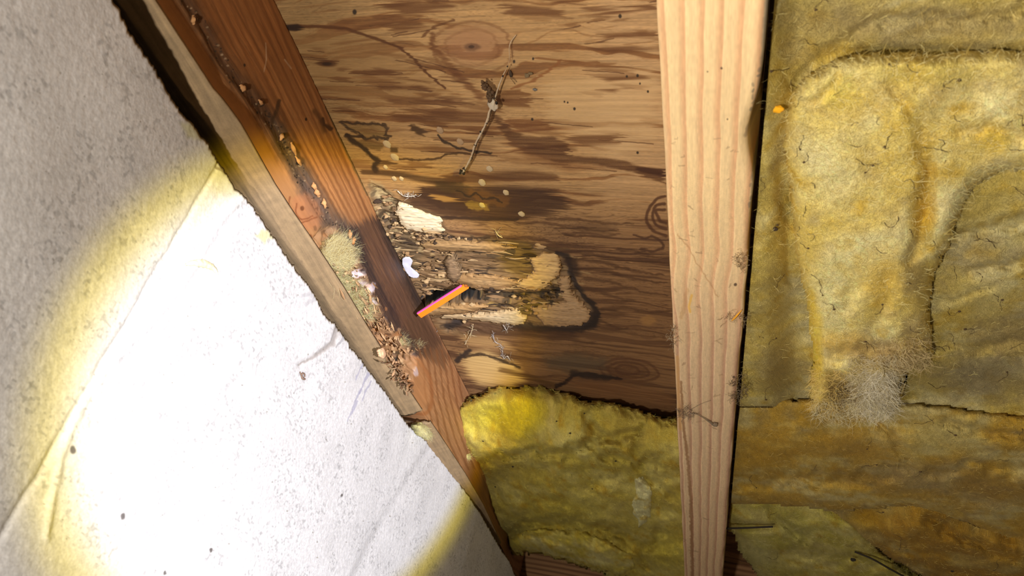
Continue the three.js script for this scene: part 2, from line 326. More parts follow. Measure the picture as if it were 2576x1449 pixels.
ply.line([[990, 400], [1060, 402], [1110, 398], [1120, 388], [1180, 386]], 2.4, [70, 44, 18], { a: 0.8, wob: 4 });
ply.line([[908, 432], [960, 434], [1010, 440], [1070, 452], [1110, 458], [1160, 452]], 6, [66, 40, 16], { a: 0.9, w1: 9, jag: 8, tex: 0.25 });
ply.poly([[1110, 440], [1230, 432], [1330, 428], [1400, 440], [1396, 456], [1300, 452], [1200, 462], [1120, 462]], [92, 54, 22], { a: 0.85, soft: 8, jag: 14, tex: 0.3 });
// big dark stain
ply.poly([[1100, 452], [1180, 470], [1300, 468], [1392, 476], [1420, 500], [1432, 520], [1380, 540], [1290, 556], [1180, 552], [1100, 540], [1040, 520], [1015, 500], [1060, 480]], [66, 38, 16], { a: 0.95, soft: 10, jag: 26, tex: 0.2 });
ply.poly([[1062, 474], [1110, 478], [1170, 496], [1210, 520], [1180, 532], [1100, 522], [1064, 500], [1052, 484]], [66, 38, 16], { a: 0.85, soft: 4, wob: 6, jag: 8 });
ply.poly([[1080, 488], [1130, 494], [1165, 506], [1110, 508]], [198, 146, 74], { a: 0.8, soft: 3, jag: 16 });
ply.poly([[1100, 458], [1160, 460], [1190, 478], [1130, 486], [1096, 474]], [60, 44, 16], { a: 0.7, soft: 5, wob: 8, tex: 0.5 });
ply.poly([[1170, 478], [1230, 482], [1290, 500], [1270, 520], [1210, 512]], [150, 96, 32], { a: 0.6, soft: 5, wob: 9, tex: 0.5 });
ply.poly([[1170, 505], [1230, 512], [1226, 530], [1180, 526]], [206, 166, 60], { a: 0.7, soft: 4, wob: 8, tex: 0.4 });
ply.line([[1150, 480], [1180, 494], [1200, 486], [1215, 500], [1240, 496], [1262, 508]], 2.4, BK, { a: 0.7, wob: 6 });
ply.line([[985, 540], [1060, 546], [1160, 548], [1240, 552], [1300, 552]], 4, [58, 34, 14], { a: 0.85, jag: 6, wob: 3 });
// lower field: fine dark stripes
for (const [u0, v0, u1, v1, w, a] of [[1300, 562, 1500, 572, 4, 0.7], [1380, 552, 1590, 562, 5, 0.65], [1420, 590, 1560, 588, 4, 0.7], [1240, 598, 1480, 612, 5, 0.75], [1340, 626, 1670, 660, 6, 0.7], [1430, 650, 1672, 692, 5, 0.75], [1440, 672, 1675, 712, 5, 0.75], [1470, 700, 1680, 742, 4, 0.7], [1560, 628, 1670, 648, 4, 0.7], [1400, 575, 1560, 579, 3, 0.6], [1460, 726, 1600, 756, 6, 0.6], [1510, 778, 1690, 782, 5, 0.7], [1480, 808, 1580, 826, 4, 0.8], [1500, 830, 1680, 850, 5, 0.5], [1380, 848, 1500, 862, 8, 0.6], [1420, 888, 1560, 896, 5, 0.5], [1150, 800, 1400, 850, 4, 0.4]])
  ply.line(curve([[u0, v0], [mix(u0, u1, 0.35), mix(v0, v1, 0.35) - 4], [mix(u0, u1, 0.7), mix(v0, v1, 0.7) + 4], [u1, v1]], 3), w, [72, 42, 18], { a, w1: w * 0.4, jag: 10, wob: 4, tex: 0.3, soft: 0.8 });
ply.poly([[1420, 566], [1500, 562], [1560, 574], [1540, 590], [1470, 588]], [78, 50, 26], { a: 0.6, soft: 6, jag: 16, tex: 0.4 });
for (const k of [1, 0.65, 0.35]) ply.line(curve([[1672, 545 - 50 * k], [1650, 545 - 42 * k], [1672 - 46 * k, 545], [1672 - 30 * k, 545 + 34 * k], [1676, 545 + 48 * k]]), 3.6, [76, 42, 20], { a: 0.75, wob: 2 });
ply.line(curve([[1596, 590], [1620, 600], [1640, 596], [1662, 606], [1668, 622], [1640, 632], [1610, 628]]), 3, [70, 40, 20], { a: 0.7, wob: 4 });
ply.spot(1575, 930, 56, 24, [104, 66, 36], { a: 0.5, jag: 10, soft: 0.7 });
for (const k of [1, 0.7, 0.4]) ply.line(curve([[1575 - 70 * k, 930 - 8 * k], [1575 - 20 * k, 930 - 28 * k], [1575 + 60 * k, 930 - 14 * k], [1575 + 82 * k, 930 + 16 * k], [1575 + 20 * k, 930 + 30 * k], [1575 - 50 * k, 930 + 16 * k], [1575 - 70 * k, 930 - 8 * k]]), 3, [84, 48, 24], { a: 0.5, wob: 2 });
ply.poly([[1370, 900], [1450, 890], [1530, 905], [1520, 930], [1430, 935], [1380, 925]], [84, 70, 52], { a: 0.6, soft: 14, wob: 8 });
ply.line([[1400, 972], [1425, 960], [1440, 946], [1470, 940], [1530, 950], [1560, 955]], 5, [36, 20, 10], { a: 0.85, w1: 4, wob: 5 });
ply.line([[1440, 938], [1480, 946], [1530, 950]], 8, [48, 32, 20], { a: 0.8, wob: 4 });
ply.poly([[1430, 958], [1560, 962], [1690, 990], [1700, 1040], [1560, 1015], [1460, 995]], [158, 106, 62], { a: 0.55, soft: 14, jag: 16 });
ply.poly([[1160, 890], [1220, 880], [1290, 912], [1320, 950], [1290, 975], [1200, 968], [1170, 930]], [236, 196, 128], { a: 0.9, soft: 12, jag: 18 });
ply.line([[1168, 898], [1210, 890], [1260, 906], [1305, 924]], 3.4, [58, 40, 22], { a: 0.85, jag: 4, wob: 3 });
ply.line([[1150, 908], [1162, 894], [1180, 884]], 6, [40, 28, 22], { a: 0.85, wob: 4 });
ply.poly([[1150, 838], [1260, 850], [1290, 880], [1180, 870]], [206, 162, 104], { a: 0.75, soft: 10, jag: 18 });
ply.line([[1260, 930], [1330, 950], [1390, 968]], 6, [90, 58, 22], { a: 0.6, jag: 14 });
ply.spot(1630, 806, 20, 12, [170, 122, 66], { a: 0.7, wob: 4 });
// rot field along the stud
const HOLE = [[1046, 770], [1060, 752], [1092, 738], [1132, 734], [1172, 726], [1214, 738], [1208, 756], [1170, 758], [1120, 766], [1080, 772]];
const rot = [[925, 462], [960, 470], [1000, 500], [1110, 545], [1130, 592], [1240, 600], [1330, 608], [1412, 640], [1445, 690], [1462, 730], [1490, 775], [1492, 806], [1455, 826], [1380, 822], [1290, 830], [1200, 842], [1120, 840], [1080, 800], [1040, 730], [1000, 660], [960, 570]];
ply.poly(rot, [128, 100, 66], { a: 0.85, soft: 8, jag: 10, wob: 10, tex: 0.25 });
ply.poly([[925, 470], [1000, 500], [1010, 580], [1060, 620], [1050, 700], [1020, 690], [985, 610], [945, 540]], [96, 78, 54], { a: 0.85, soft: 8, wob: 14, tex: 0.5 });
ply.poly([[925, 452], [965, 470], [985, 490], [990, 540], [965, 530], [945, 500]], [206, 186, 140], { a: 0.7, soft: 6, wob: 12, tex: 0.5 });
for (let k = 0; k < 60; k++) { const u = 930 + 130 * rnd(), v = 480 + (u - 930) * 1.1 + rr(-30, 110); ply.spot(u, v, rr(3, 9), rr(2, 6), rnd() < 0.5 ? [62, 46, 28] : [196, 170, 122], { a: rr(0.4, 0.8), wob: 5 }); }
for (let k = 0; k < 26; k++) { const u = rr(1080, 1400), v = rr(610, 740), l = rr(20, 90); ply.line([[u, v], [u + l * 0.5, v + rr(-3, 6)], [u + l, v + l * 0.08]], rr(1.2, 3), rnd() < 0.55 ? [92, 66, 36] : [190, 156, 104], { a: rr(0.4, 0.75), jag: 6, wob: 4 }); }
ply.poly([[1230, 600], [1330, 612], [1340, 660], [1310, 700], [1280, 690], [1250, 660]], [112, 84, 26], { a: 0.75, soft: 12, jag: 16, tex: 0.3 });
ply.line([[1050, 592], [1110, 596], [1170, 600], [1230, 598]], 3.5, BK, { a: 0.75, wob: 6, tex: 0.4 });
ply.line([[1130, 640], [1190, 636], [1240, 646], [1290, 640]], 4, [40, 30, 16], { a: 0.75, wob: 9, tex: 0.4 });
ply.line([[1150, 672], [1170, 690], [1210, 700], [1230, 680]], 4, [56, 40, 22], { a: 0.7, wob: 8, tex: 0.3 });
ply.poly(HOLE, [14, 9, 5], { a: 0.97, soft: 3, wob: 8 });
ply.line([[1180, 745], [1240, 748], [1300, 754], [1370, 748], [1420, 736]], 7, [30, 21, 10], { a: 0.92, w1: 5, wob: 8, tex: 0.3 });
for (let k = 0; k < 40; k++) ply.spot(rr(1190, 1420), rr(722, 775), rr(3, 10), rr(2, 6), rnd() < 0.6 ? [48, 34, 14] : [160, 126, 66], { a: rr(0.5, 0.9), wob: 5 });
ply.poly([[1300, 770], [1360, 762], [1375, 790], [1310, 800]], [110, 86, 26], { a: 0.8, soft: 6, wob: 6 });
// dark rim of the rot
ply.line([[1402, 636], [1425, 644], [1436, 668], [1432, 692], [1445, 712], [1462, 738], [1490, 766], [1504, 790], [1492, 812], [1460, 826], [1400, 828], [1330, 826], [1290, 822]], 6, [34, 20, 10], { a: 0.92, w1: 8, wob: 6, tex: 0.15 });
ply.poly([[1414, 650], [1448, 650], [1462, 690], [1440, 700], [1426, 680]], [48, 28, 14], { a: 0.75, soft: 8, wob: 6 });
ply.poly([[1488, 780], [1512, 786], [1498, 826], [1440, 838], [1460, 822]], [36, 21, 10], { a: 0.8, soft: 8, wob: 6, jag: 8 });
ply.poly([[1130, 812], [1260, 820], [1400, 832], [1460, 838], [1430, 852], [1280, 846], [1150, 838]], [72, 42, 20], { a: 0.8, soft: 8, jag: 18, tex: 0.3 });
ply.poly([[1110, 822], [1150, 806], [1176, 812], [1130, 836]], [34, 24, 20], { a: 0.8, soft: 5, wob: 6 });
// insect specks
for (const [u, v, r] of [[1293, 155, 3], [1341, 148, 2.5], [1346, 225, 3], [1604, 190, 3], [1577, 192, 2.5], [1610, 210, 2], [1630, 230, 2.5], [1445, 274, 3], [1339, 300, 3], [1604, 384, 3], [1420, 256, 2], [1428, 258, 2], [892, 30, 5], [1560, 40, 4]]) ply.spot(u, v, r, r * 1.3, [40, 28, 18], { a: 0.85 });
{
  const u0 = -290, nX = 266, rows = [];
  for (let y = 200; y > -170; y -= 20) rows.push(y);
  for (let y = -170; y > -720; y -= 1.1) rows.push(y);
  for (let y = -720; y >= -1012; y -= 12) rows.push(y);
  const hole = HOLE, slot = [[1180, 745], [1240, 748], [1300, 754], [1370, 748], [1420, 736]];
  const bb = bbox(rot, 30);
  const geo = shell(nX, rows.length, (i, j) => {
    const x = u0 + i, y = rows[j], [u, v] = proj(x, y, ZP); let z = ZP + 0.25 * vn(x * 0.03, y * 0.9) + 0.15 * vn(x * 0.06, y * 1.9);
    if (u > bb[0] && u < bb[1] && v > bb[2] && v < bb[3]) {
      const d = polyDist(rot, u, v), e = sm(-2, 16, d + 8 * fbm(x * 0.15, y * 0.25));
      z += e * (-2.2 + 2.4 * fbm(x * 0.07, y * 0.35, 4) + 1.1 * vn(x * 0.06, y * 0.8) - 1.5 * (1 - sm(980, 1120, u)));
      z -= 15 * sm(-4, 8, polyDist(hole, u, v) + 3 * vn(x * 0.4, y * 0.4)); z -= 3.5 * (1 - sm(3, 14, lineDist(slot, u, v)[0]));
    }
    return { p: [x, y, z], uv: ply.uv(x, y) };
  }, (i, j, p) => [p[0], p[1], -350]);
  // the sheet goes on behind the insulated bay
  const rest = new THREE.BoxGeometry(0.445, 1.212, 0.02); const c = W(-25 + 222.5, -406, -338); rest.translate(c.x, c.y, c.z);
  const q = rest.attributes.uv; for (let k = 0; k < q.count; k++) q.setXY(k, q.getX(k) * 1.7, q.getY(k) * 2.2);
  const m = new THREE.BufferGeometry();
  void m;
  var sheathing = tag(mesh('plywood_sheathing', mergeGeometries([geo, rest]), std({ map: ply.texture(), roughness: 0.78, color: new THREE.Color().setRGB(0.80, 0.82, 0.80) })), 'stained plywood sheathing between the studs, rotten beside the left stud', 'plywood', null, 'structure');
}
// bare inner veneer laid open by the rot: raised scabs of pale wood, each with its own thickness
function flake(name, pts, lift, thick, colA, colB, label, parent = sheathing, zAt = ZP) {
  const b = bbox(pts, 10), st = 1.8, nu = Math.ceil((b[1] - b[0]) / st), nv = Math.ceil((b[3] - b[2]) / st);
  const ed = (u, v) => { const p = onZ(u, v, zAt); return polyDist(pts, u + 9 * fbm(p[0] * 0.05, p[1] * 0.75, 3) + 3 * vn(p[0] * 0.2, p[1] * 2.2), v + 3 * fbm(p[0] * 0.3, p[1] * 0.3, 3)); };
  const g = shell(nu, nv, (i, j) => {
    const u = b[0] + i * st, v = b[2] + j * st, p0 = onZ(u, v, zAt), n = fbm(p0[0] * 0.08, p0[1] * 0.7, 3), d = ed(u, v);
    const z = zAt + lift + thick * sm(-2, 9, d) - 0.5 + 0.5 * n; const k = 0.5 + 0.5 * vn(p0[0] * 0.04, p0[1] * 0.9), f = 1 + 0.07 * vn(p0[0] * 0.1, p0[1] * 2.6) + 0.05 * vn(p0[0] * 0.5, p0[1] * 1.2) - 0.35 * sm(0.62, 0.9, vn(p0[0] * 0.02 + 5, p0[1] * 1.1 + lift));
    const c = mix3(colA, colB, clamp(k * 0.75 + 0.5 * (1 - sm(0, 14, d)))); return { p: onZ(u, v, z), c: c.map(q => q * f) };
  }, (i, j, p) => [p[0], p[1], zAt - 6], (i, j) => ed(b[0] + i * st, b[2] + j * st) > -1.5);
  return part(name, g, std({ vertexColors: true, roughness: 0.85 }), parent, label);
}
flake('veneer_scab', [[998, 512], [1030, 518], [1060, 538], [1112, 548], [1116, 556], [1108, 566], [1118, 580], [1100, 588], [1060, 584], [1024, 582], [1006, 560], [996, 540]], 0.2, 1.2, [226, 210, 178], [210, 188, 148], 'clean pale wood laid bare');
flake('veneer_scab', [[1335, 650], [1370, 640], [1404, 636], [1412, 660], [1408, 690], [1396, 702], [1384, 716], [1352, 732], [1320, 728], [1298, 718], [1306, 706], [1330, 696], [1348, 682], [1336, 668]], 0, 1.3, [216, 180, 120], [180, 144, 98], 'yellowed wood with split lower edge');
flake('veneer_scab', [[1406, 700], [1432, 696], [1438, 716], [1440, 738], [1462, 764], [1486, 788], [1484, 806], [1460, 820], [1400, 822], [1370, 818], [1362, 806], [1334, 778], [1380, 774], [1398, 766], [1420, 762], [1412, 738]], 0, 1.2, [176, 144, 104], [158, 124, 84], 'brownish wood at the right end of the rot');
flake('veneer_scab', [[1254, 786], [1300, 778], [1310, 792], [1326, 800], [1318, 816], [1290, 818], [1200, 806], [1110, 800], [1120, 790], [1200, 792]], 0, 1.8, [206, 186, 148], [176, 148, 108], 'long pale splinter below the dark gap');
flake('veneer_scab', [[1040, 780], [1080, 772], [1150, 768], [1200, 766], [1230, 772], [1180, 786], [1120, 792], [1060, 796]], 1, 2.2, [196, 158, 106], [150, 114, 70], 'ragged grey splinter');
flake('veneer_scab', [[1056, 612], [1150, 606], [1260, 614], [1300, 624], [1240, 634], [1130, 632], [1064, 626]], 0, 1.8, [178, 142, 94], [140, 108, 66], 'weathered strip of veneer');
flake('veneer_scab', [[1140, 694], [1220, 690], [1290, 700], [1310, 716], [1250, 730], [1190, 724], [1150, 712]], 0, 1.6, [182, 146, 98], [138, 104, 62], 'weathered strip of veneer above the gap');
flake('veneer_scab', [[1118, 655], [1140, 640], [1150, 660], [1162, 700], [1140, 712], [1122, 690]], 1, 3, [150, 122, 90], [120, 96, 66], 'greyish upright sliver');
flake('veneer_scab', [[1350, 610], [1372, 614], [1378, 626], [1352, 628], [1344, 620]], 0, 0.8, [190, 160, 122], [170, 136, 96], 'small round pale patch');

{ // loose crumbs and splinters of the rotten plies
  const tones = [[142, 110, 74], [98, 74, 46], [176, 146, 104], [58, 42, 28]], L = tones.map(() => []), inside = (u, v) => polyDist(rot, u, v) > 2;
  for (let k = 0; k < 420; k++) { let u, v; if (k < 240) { u = rr(930, 1200); v = 470 + (u - 930) * 0.9 + rr(-40, 140); } else if (k < 330) { u = rr(1040, 1260); v = 594 + rr(-7, 9); } else { u = rr(1060, 1430); v = rr(715, 790); } if (!inside(u, v) || polyDist(HOLE, u, v) > -4) continue; L[k % 4].push(lump(onZ(u, v, ZP + rr(-2.5, 0.6)), rr(0.5, 1.9), rr(0.8, 2), rr(0.6, 1), rr(0.6, 1), 1, 0.6)); }
  for (let k = 0; k < 260; k++) { const u = rr(960, 1430), v = rr(560, 800), l = rr(10, 60); if (!inside(u, v) || !inside(u + l, v + 4) || polyDist(HOLE, u, v) > -6 || polyDist(HOLE, u + l, v) > -6 || polyDist(HOLE, u + l / 2, v) > -6) continue; const p = [onZ(u, v, ZP + rr(-2, 0.8)), onZ(u + l / 2, v + rr(-3, 5), ZP + rr(-1.5, 1.6)), onZ(u + l, v + l * 0.06 + rr(-3, 3), ZP + rr(-2, 1))]; L[k % 4].push(tube(p, (f) => rr(0.9, 1.1) * (0.15 + 0.55 * Math.sin(Math.PI * f)), 3, 6, 0.5).toNonIndexed()); }
  L.forEach((g, q) => part('rot_crumbs', mergeGeometries(g), plain(...tones[q], 1), sheathing, null, 'stuff'));
}

// ---------------------------------------------------------------- left stud (its side faces the bay)
const ZF = -241;                                        // front of the studs
const stripRight = [[340, -25], [357, 0], [445, 130], [521, 245], [542, 268], [590, 330], [680, 486], [731, 562], [797, 656], [855, 742], [917, 842], [975, 932], [1024, 1002], [1058, 1052], [1100, 1110], [1135, 1162], [1166, 1208], [1213, 1286], [1262, 1390], [1290, 1449]].map(([u, v]) => { const p = onZ(u, v, ZF); return [p[1], p[0]]; });
const cornerX = [[690, 0], [748, 120], [820, 270], [880, 395], [930, 500], [950, 545], [985, 610], [1050, 735], [1110, 850], [1180, 990], [1230, 1100]].map(([u, v]) => { const p = onZ(u, v, ZP); return [p[1], p[0]]; });
const studX = (y, z) => mix(lerpTable(cornerX, y), lerpTable(stripRight, y) - mix(7, 3, sm(-150, -400, y)), clamp((z - ZP) / (ZF - ZP)));
const ls = new Skin(384, 2048, ZP, ZF, -800, -100, (s, t) => [studX(t, s), t, s]);
ls.dir = [0.5, 0.87]; ls.grain = [0.9, 0.035];
ls.fill((s, t, u, v) => {
  const q = s + 0.035 * t + 5 * vn(t * 0.012, s * 0.03) + 1.5 * vn(t * 0.04, s * 0.06 + 8);
  const g = 0.5 + 0.5 * Math.sin(q * 0.72 + 1.6 * vn(q * 0.16, t * 0.006)), gg = Math.pow(g, 1.6) * (0.6 + 0.4 * vn(q * 0.3, t * 0.01));
  let c = mix3([172, 118, 68], [132, 82, 44], gg * 0.5 * (1 - 0.75 * sm(820, 920, v)));
  c = mix3(c, [128, 76, 36], 0.6 * (1 - sm(60, 330, v)));
  c = mix3(c, mix3([164, 118, 80], [128, 86, 54], gg * 0.8 * (1 - 0.75 * sm(820, 920, v))), sm(430, 700, v) * 0.8);
  const f = 1 + 0.07 * vn(s * 2.4, t * 0.05) + 0.06 * vn(s * 0.6, t * 0.02) + 0.04 * vn(s * 3, t * 0.6); return [c[0] * f, c[1] * f, c[2] * f];
});
// smoother orange face to the left of the dirty split
const split = [[430, -60], [466, 2], [500, 50], [535, 110], [572, 172], [604, 212], [640, 256], [668, 290], [692, 320], [716, 370], [740, 410], [764, 450], [790, 500], [815, 540], [852, 575], [885, 600]];
ls.poly([[300, -100], ...split, [800, 640], [770, 600], [500, 240], [340, -60]], [178, 128, 80], { a: 0.85, soft: 3, jag: 5, tex: 0.12 });
ls.poly([[610, 180], [690, 300], [760, 430], [720, 440], [640, 330], [590, 240]], [200, 142, 86], { a: 0.5, soft: 16 });
// far bay side grain is stronger near the top corner
for (let k = 0; k < 9; k++) { const o = k * 21 - 6; ls.line(curve([[520 + o, -40], [600 + o * 0.92, 130], [690 + o * 0.82, 300], [770 + o * 0.7, 440], [840 + o * 0.6, 560]], 3), 2.2 + (k % 3) * 0.7, [104, 60, 28], { a: 0.5, jag: 4, wob: 2, tex: 0.3 }); }
ls.line(curve(split, 2), 17, [50, 38, 28], { a: 0.95, w1: 24, jag: 9, wob: 10, tex: 0.45, soft: 0.8 });
ls.line(curve(split.slice(0, 10), 2), 36, [80, 46, 22], { a: 0.7, w1: 32, jag: 12, wob: 8, tex: 0.5, soft: 0.9 });
ls.line(curve(split.slice(8), 3), 18, [92, 78, 70], { a: 0.8, w1: 32, jag: 6, wob: 8, tex: 0.4, soft: 0.7 });
for (let k = 0; k < 240; k++) { const i = Math.floor(rnd() * (split.length - 1)), t = rnd(), u = mix(split[i][0], split[i + 1][0], t) + rr(-16, 16), v = mix(split[i][1], split[i + 1][1], t) + rr(-10, 10); ls.spot(u, v, rr(1, 3), rr(1, 3), rnd() < 0.65 ? [34, 26, 20] : [150, 128, 100], { a: rr(0.5, 0.9) }); }
ls.poly([[735, 500], [770, 482], [800, 505], [815, 540], [800, 575], [760, 580], [735, 550]], [182, 118, 76], { a: 0.6, soft: 10, wob: 4 });
for (const k of [1, 0.6]) ls.line(curve([[770 - 40 * k, 540 - 45 * k], [770 - 44 * k, 540 - 10 * k], [770 - 20 * k, 540 + 20 * k], [770 + 26 * k, 540 + 6 * k]]), 2, [120, 66, 36], { a: 0.6, wob: 2 });
ls.spot(760, 524, 5, 6, [100, 56, 30], { a: 0.8 }); ls.spot(780, 600, 8, 9, [96, 46, 22], { a: 0.85, wob: 3 });
ls.spot(770, 300, 3, 4, [46, 28, 14], { a: 0.9 });
ls.line([[812, 300], [816, 314], [832, 322]], 5, [62, 36, 18], { a: 0.85, wob: 4 }); ls.line([[790, 280], [806, 300], [815, 330]], 6, [84, 54, 26], { a: 0.6, wob: 3, soft: 0.9 });
ls.line([[703, 252], [696, 276], [686, 300], [690, 318]], 4, [58, 38, 20], { a: 0.9, wob: 3, tex: 0.3 });
ls.line([[668, 108], [670, 150], [664, 180]], 1.6, [196, 168, 140], { a: 0.6 }); ls.line([[716, 150], [732, 172]], 2, [196, 168, 140], { a: 0.6 });
ls.spot(615, 164, 3, 4, [44, 30, 18], { a: 0.9 });
// wet dark lower face
ls.poly([[880, 580], [905, 560], [958, 540], [1000, 640], [1052, 742], [1086, 812], [1112, 862], [1080, 890], [1036, 862], [984, 790], [934, 700], [896, 640]], [66, 44, 34], { a: 0.9, soft: 12, jag: 10, tex: 0.3 });
ls.line([[880, 590], [904, 640], [922, 690], [956, 752], [1000, 830], [1050, 884]], 21, [34, 26, 28], { a: 0.95, w1: 15, jag: 8, wob: 8, tex: 0.35, soft: 0.7 });
ls.line([[962, 560], [990, 620], [1030, 700], [1060, 760]], 12, [34, 26, 24], { a: 0.9, w1: 17, jag: 6, wob: 6, tex: 0.3, soft: 0.8 });
ls.line([[934, 480], [944, 525], [966, 572], [992, 620]], 4, [30, 22, 16], { a: 0.9, wob: 4 });  // dark line paints the gap shadow where the stud meets the plywood
ls.line([[820, 270], [880, 400], [925, 490]], 3, [92, 76, 44], { a: 0.7, wob: 2 });
ls.poly([[1010, 800], [1050, 790], [1090, 830], [1130, 900], [1120, 930], [1070, 900], [1040, 870]], [84, 56, 36], { a: 0.75, soft: 8, jag: 12, tex: 0.3 });
// sound wood below with arched grain
for (let k = 0; k < 7; k++) ls.line(curve([[1052 + k * 15, 868 + k * 4], [1066 + k * 14, 930], [1070 + k * 15, 990], [1082 + k * 15, 1040], [1096 + k * 17, 1110], [1130 + k * 16, 1180]], 3), 2.4, [122, 76, 42], { a: 0.65, wob: 2, jag: 3 });
ls.line(curve([[1045, 900], [1076, 940], [1086, 990], [1080, 1030], [1060, 1046]], 4), 5, [150, 92, 50], { a: 0.7, wob: 2 });
ls.poly([[1040, 900], [1062, 910], [1078, 960], [1080, 1010], [1062, 1034], [1040, 1000]], [178, 122, 74], { a: 0.6, soft: 8 });
ls.spot(1047, 935, 5, 12, [206, 186, 186], { a: 0.8, wob: 3 });
// rotten hollow beside the lath
const rotL = [[788, 600], [806, 578], [838, 566], [872, 590], [898, 640], [920, 690], [950, 760], [996, 838], [1046, 884], [1052, 900], [1036, 960], [1010, 990], [960, 930], [900, 830], [840, 730]];
ls.poly(rotL, [158, 120, 82], { a: 0.9, soft: 5, wob: 10, tex: 0.3 });
for (let k = 0; k < 200; k++) { const f = rnd(), u = 810 + 220 * f + rr(-30, 40), v = 600 + 350 * f + rr(-40, 40); ls.spot(u, v, rr(2, 8), rr(2, 8), [[92, 62, 38], [200, 160, 116], [70, 52, 34], [178, 120, 70]][k & 3], { a: rr(0.4, 0.85), wob: 5 }); }
for (const [u, v] of [[912, 690], [920, 715], [930, 735], [942, 760], [926, 752], [936, 722]]) ls.spot(u, v, 8, 10, [216, 204, 214], { a: 0.8, wob: 7 });
for (const [u, v, r] of [[940, 858, 14], [950, 872, 12], [1012, 905, 8], [870, 600, 5]]) ls.spot(u, v, r, r, [24, 18, 12], { a: 0.9, wob: 6 });
ls.spot(1170, 1280, 26, 70, [74, 36, 18], { a: 0.7, soft: 0.9 });
{
  const zs = [], ys = [];
  for (let z = ZP; z <= ZF - 7.9; z += 1) zs.push(z);
  for (let y = 200; y > -100; y -= 15) ys.push(y);
  for (let y = -100; y > -800; y -= 1.4) ys.push(y);
  for (let y = -800; y >= -1012; y -= 12) ys.push(y);
  const bs = bbox(split, 40), br = bbox(rotL, 40);
  const g = shell(zs.length, ys.length, (i, j) => {
    const z = zs[i], y = ys[j]; let x = studX(y, z); const [u, v] = proj(x, y, z);
    x += 0.18 * vn(z * 0.9 + 0.03 * y, y * 0.02);
    if (v < 700 && u > bs[0] && u < bs[1]) { const d = lineDist(split, u, v)[0] + 6 * fbm(z * 0.3, y * 0.12); x -= 1.1 * (1 - sm(3, 16, d)); x += 0.35 * (1 - sm(0, 24, d)) * vn(z * 1.2, y * 0.6); }
    if (u > br[0] && u < br[1] && v > br[2] && v < br[3]) { const e = sm(-4, 14, polyDist(rotL, u, v) + 10 * fbm(z * 0.2, y * 0.15)); x += e * (-5.5 + 4.5 * fbm(z * 0.22, y * 0.09, 4) + 1.2 * vn(z * 0.9, y * 0.2)); }
    const e2 = sm(560, 640, v) * (1 - sm(850, 920, v)); x += e2 * 0.7 * fbm(z * 0.5, y * 0.07);
    return { p: [x, y, z], uv: ls.uv(z, y) };
  }, (i, j, p) => [-303, p[1], p[2]]);
  mesh('wall_stud', g, std({ map: ls.texture(), roughness: 0.62 }));
  tag(scene.children[scene.children.length - 1], 'orange-brown wooden stud with a dark dirty split and rotten lower side, left of the bay', 'stud');
}

// ---------------------------------------------------------------- lath strips on the front of the left stud
const lathMap = new Skin(96, 2048, -300, -250, -760, -90, (s, t) => [s, t, ZF]);
lathMap.dir = [0.5, 0.85]; lathMap.grain = [0.9, 0.03];
lathMap.fill((s, t, u, v) => { const f = 1 + 0.08 * vn(s * 0.7 + 0.02 * t, t * 0.02) + 0.06 * vn(s * 2.2, t * 0.09) + 0.05 * vn(s * 0.3, t * 0.3) + 0.04 * vn(s * 3, t * 2); return [142 * f, 118 * f, 86 * f]; });
const lathTex = lathMap.texture();
function lath(v0, v1, label) {
  const pr = (v) => { for (let i = 1; ; i++) { const a = [[340, -25], [357, 0], [445, 130], [521, 245], [542, 268], [590, 330], [680, 486], [731, 562], [797, 656], [855, 742], [917, 842], [975, 932], [1024, 1002], [1058, 1052], [1100, 1110], [1135, 1162], [1166, 1208], [1213, 1286], [1262, 1390]]; if (i >= a.length || a[i][1] >= v) { const p = a[Math.min(i, a.length - 1) - 1], q = a[Math.min(i, a.length - 1)]; return mix(p[0], q[0], (v - p[1]) / (q[1] - p[1])); } } };
  const y0 = onZ(pr(v0), v0, ZF)[1], y1 = onZ(pr(v1), v1, ZF)[1], ny = Math.ceil((y0 - y1) / 2.2);
  const prof = [[-34, 1.5], [-30, 1.5], [-24, 1.4], [-18, 1.3], [-15, 1.2], [-13.2, 1.0], [-12.6, 0.9], [-12, 0.5], [-10.5, -0.5], [-8, -1.8], [-6, -2.9], [-4, -3.9], [-2, -4.9], [-0.4, -5.6], [0, -6.2], [-0.2, -6.5]];
  const g = shell(prof.length, ny, (i, j) => {
    const y = mix(y0, y1, j / (ny - 1)), rx = lerpTable(stripRight, y), jit = (i < 4 ? 0.7 : 0.25) * vn(y * 0.13, i * 3.3), en = Math.min(j, ny - 1 - j), e = (en === 0 ? 1 : 0) * 0.9 * vn(i * 0.9, v0);
    const dx = prof[i][0];
    return { p: [rx + dx + jit * 0.3, y + e * 2, ZF + prof[i][1] + 0.12 * vn(y * 0.05, i) + 0.08 * vn(y * 0.4, i * 2)], uv: lathMap.uv(rx + dx, y) };
  }, (i, j, p) => [p[0], p[1], ZF - 7.5]);
  tag(mesh('lath_strip', g, std({ map: lathTex, roughness: 0.85 })), label, 'lath');
}
lath(-24, 1050, 'long tan wooden lath between white wallboard edge and orange stud');
lath(1078, 1380, 'short lower tan lath running under the wallboard edge below the gap');

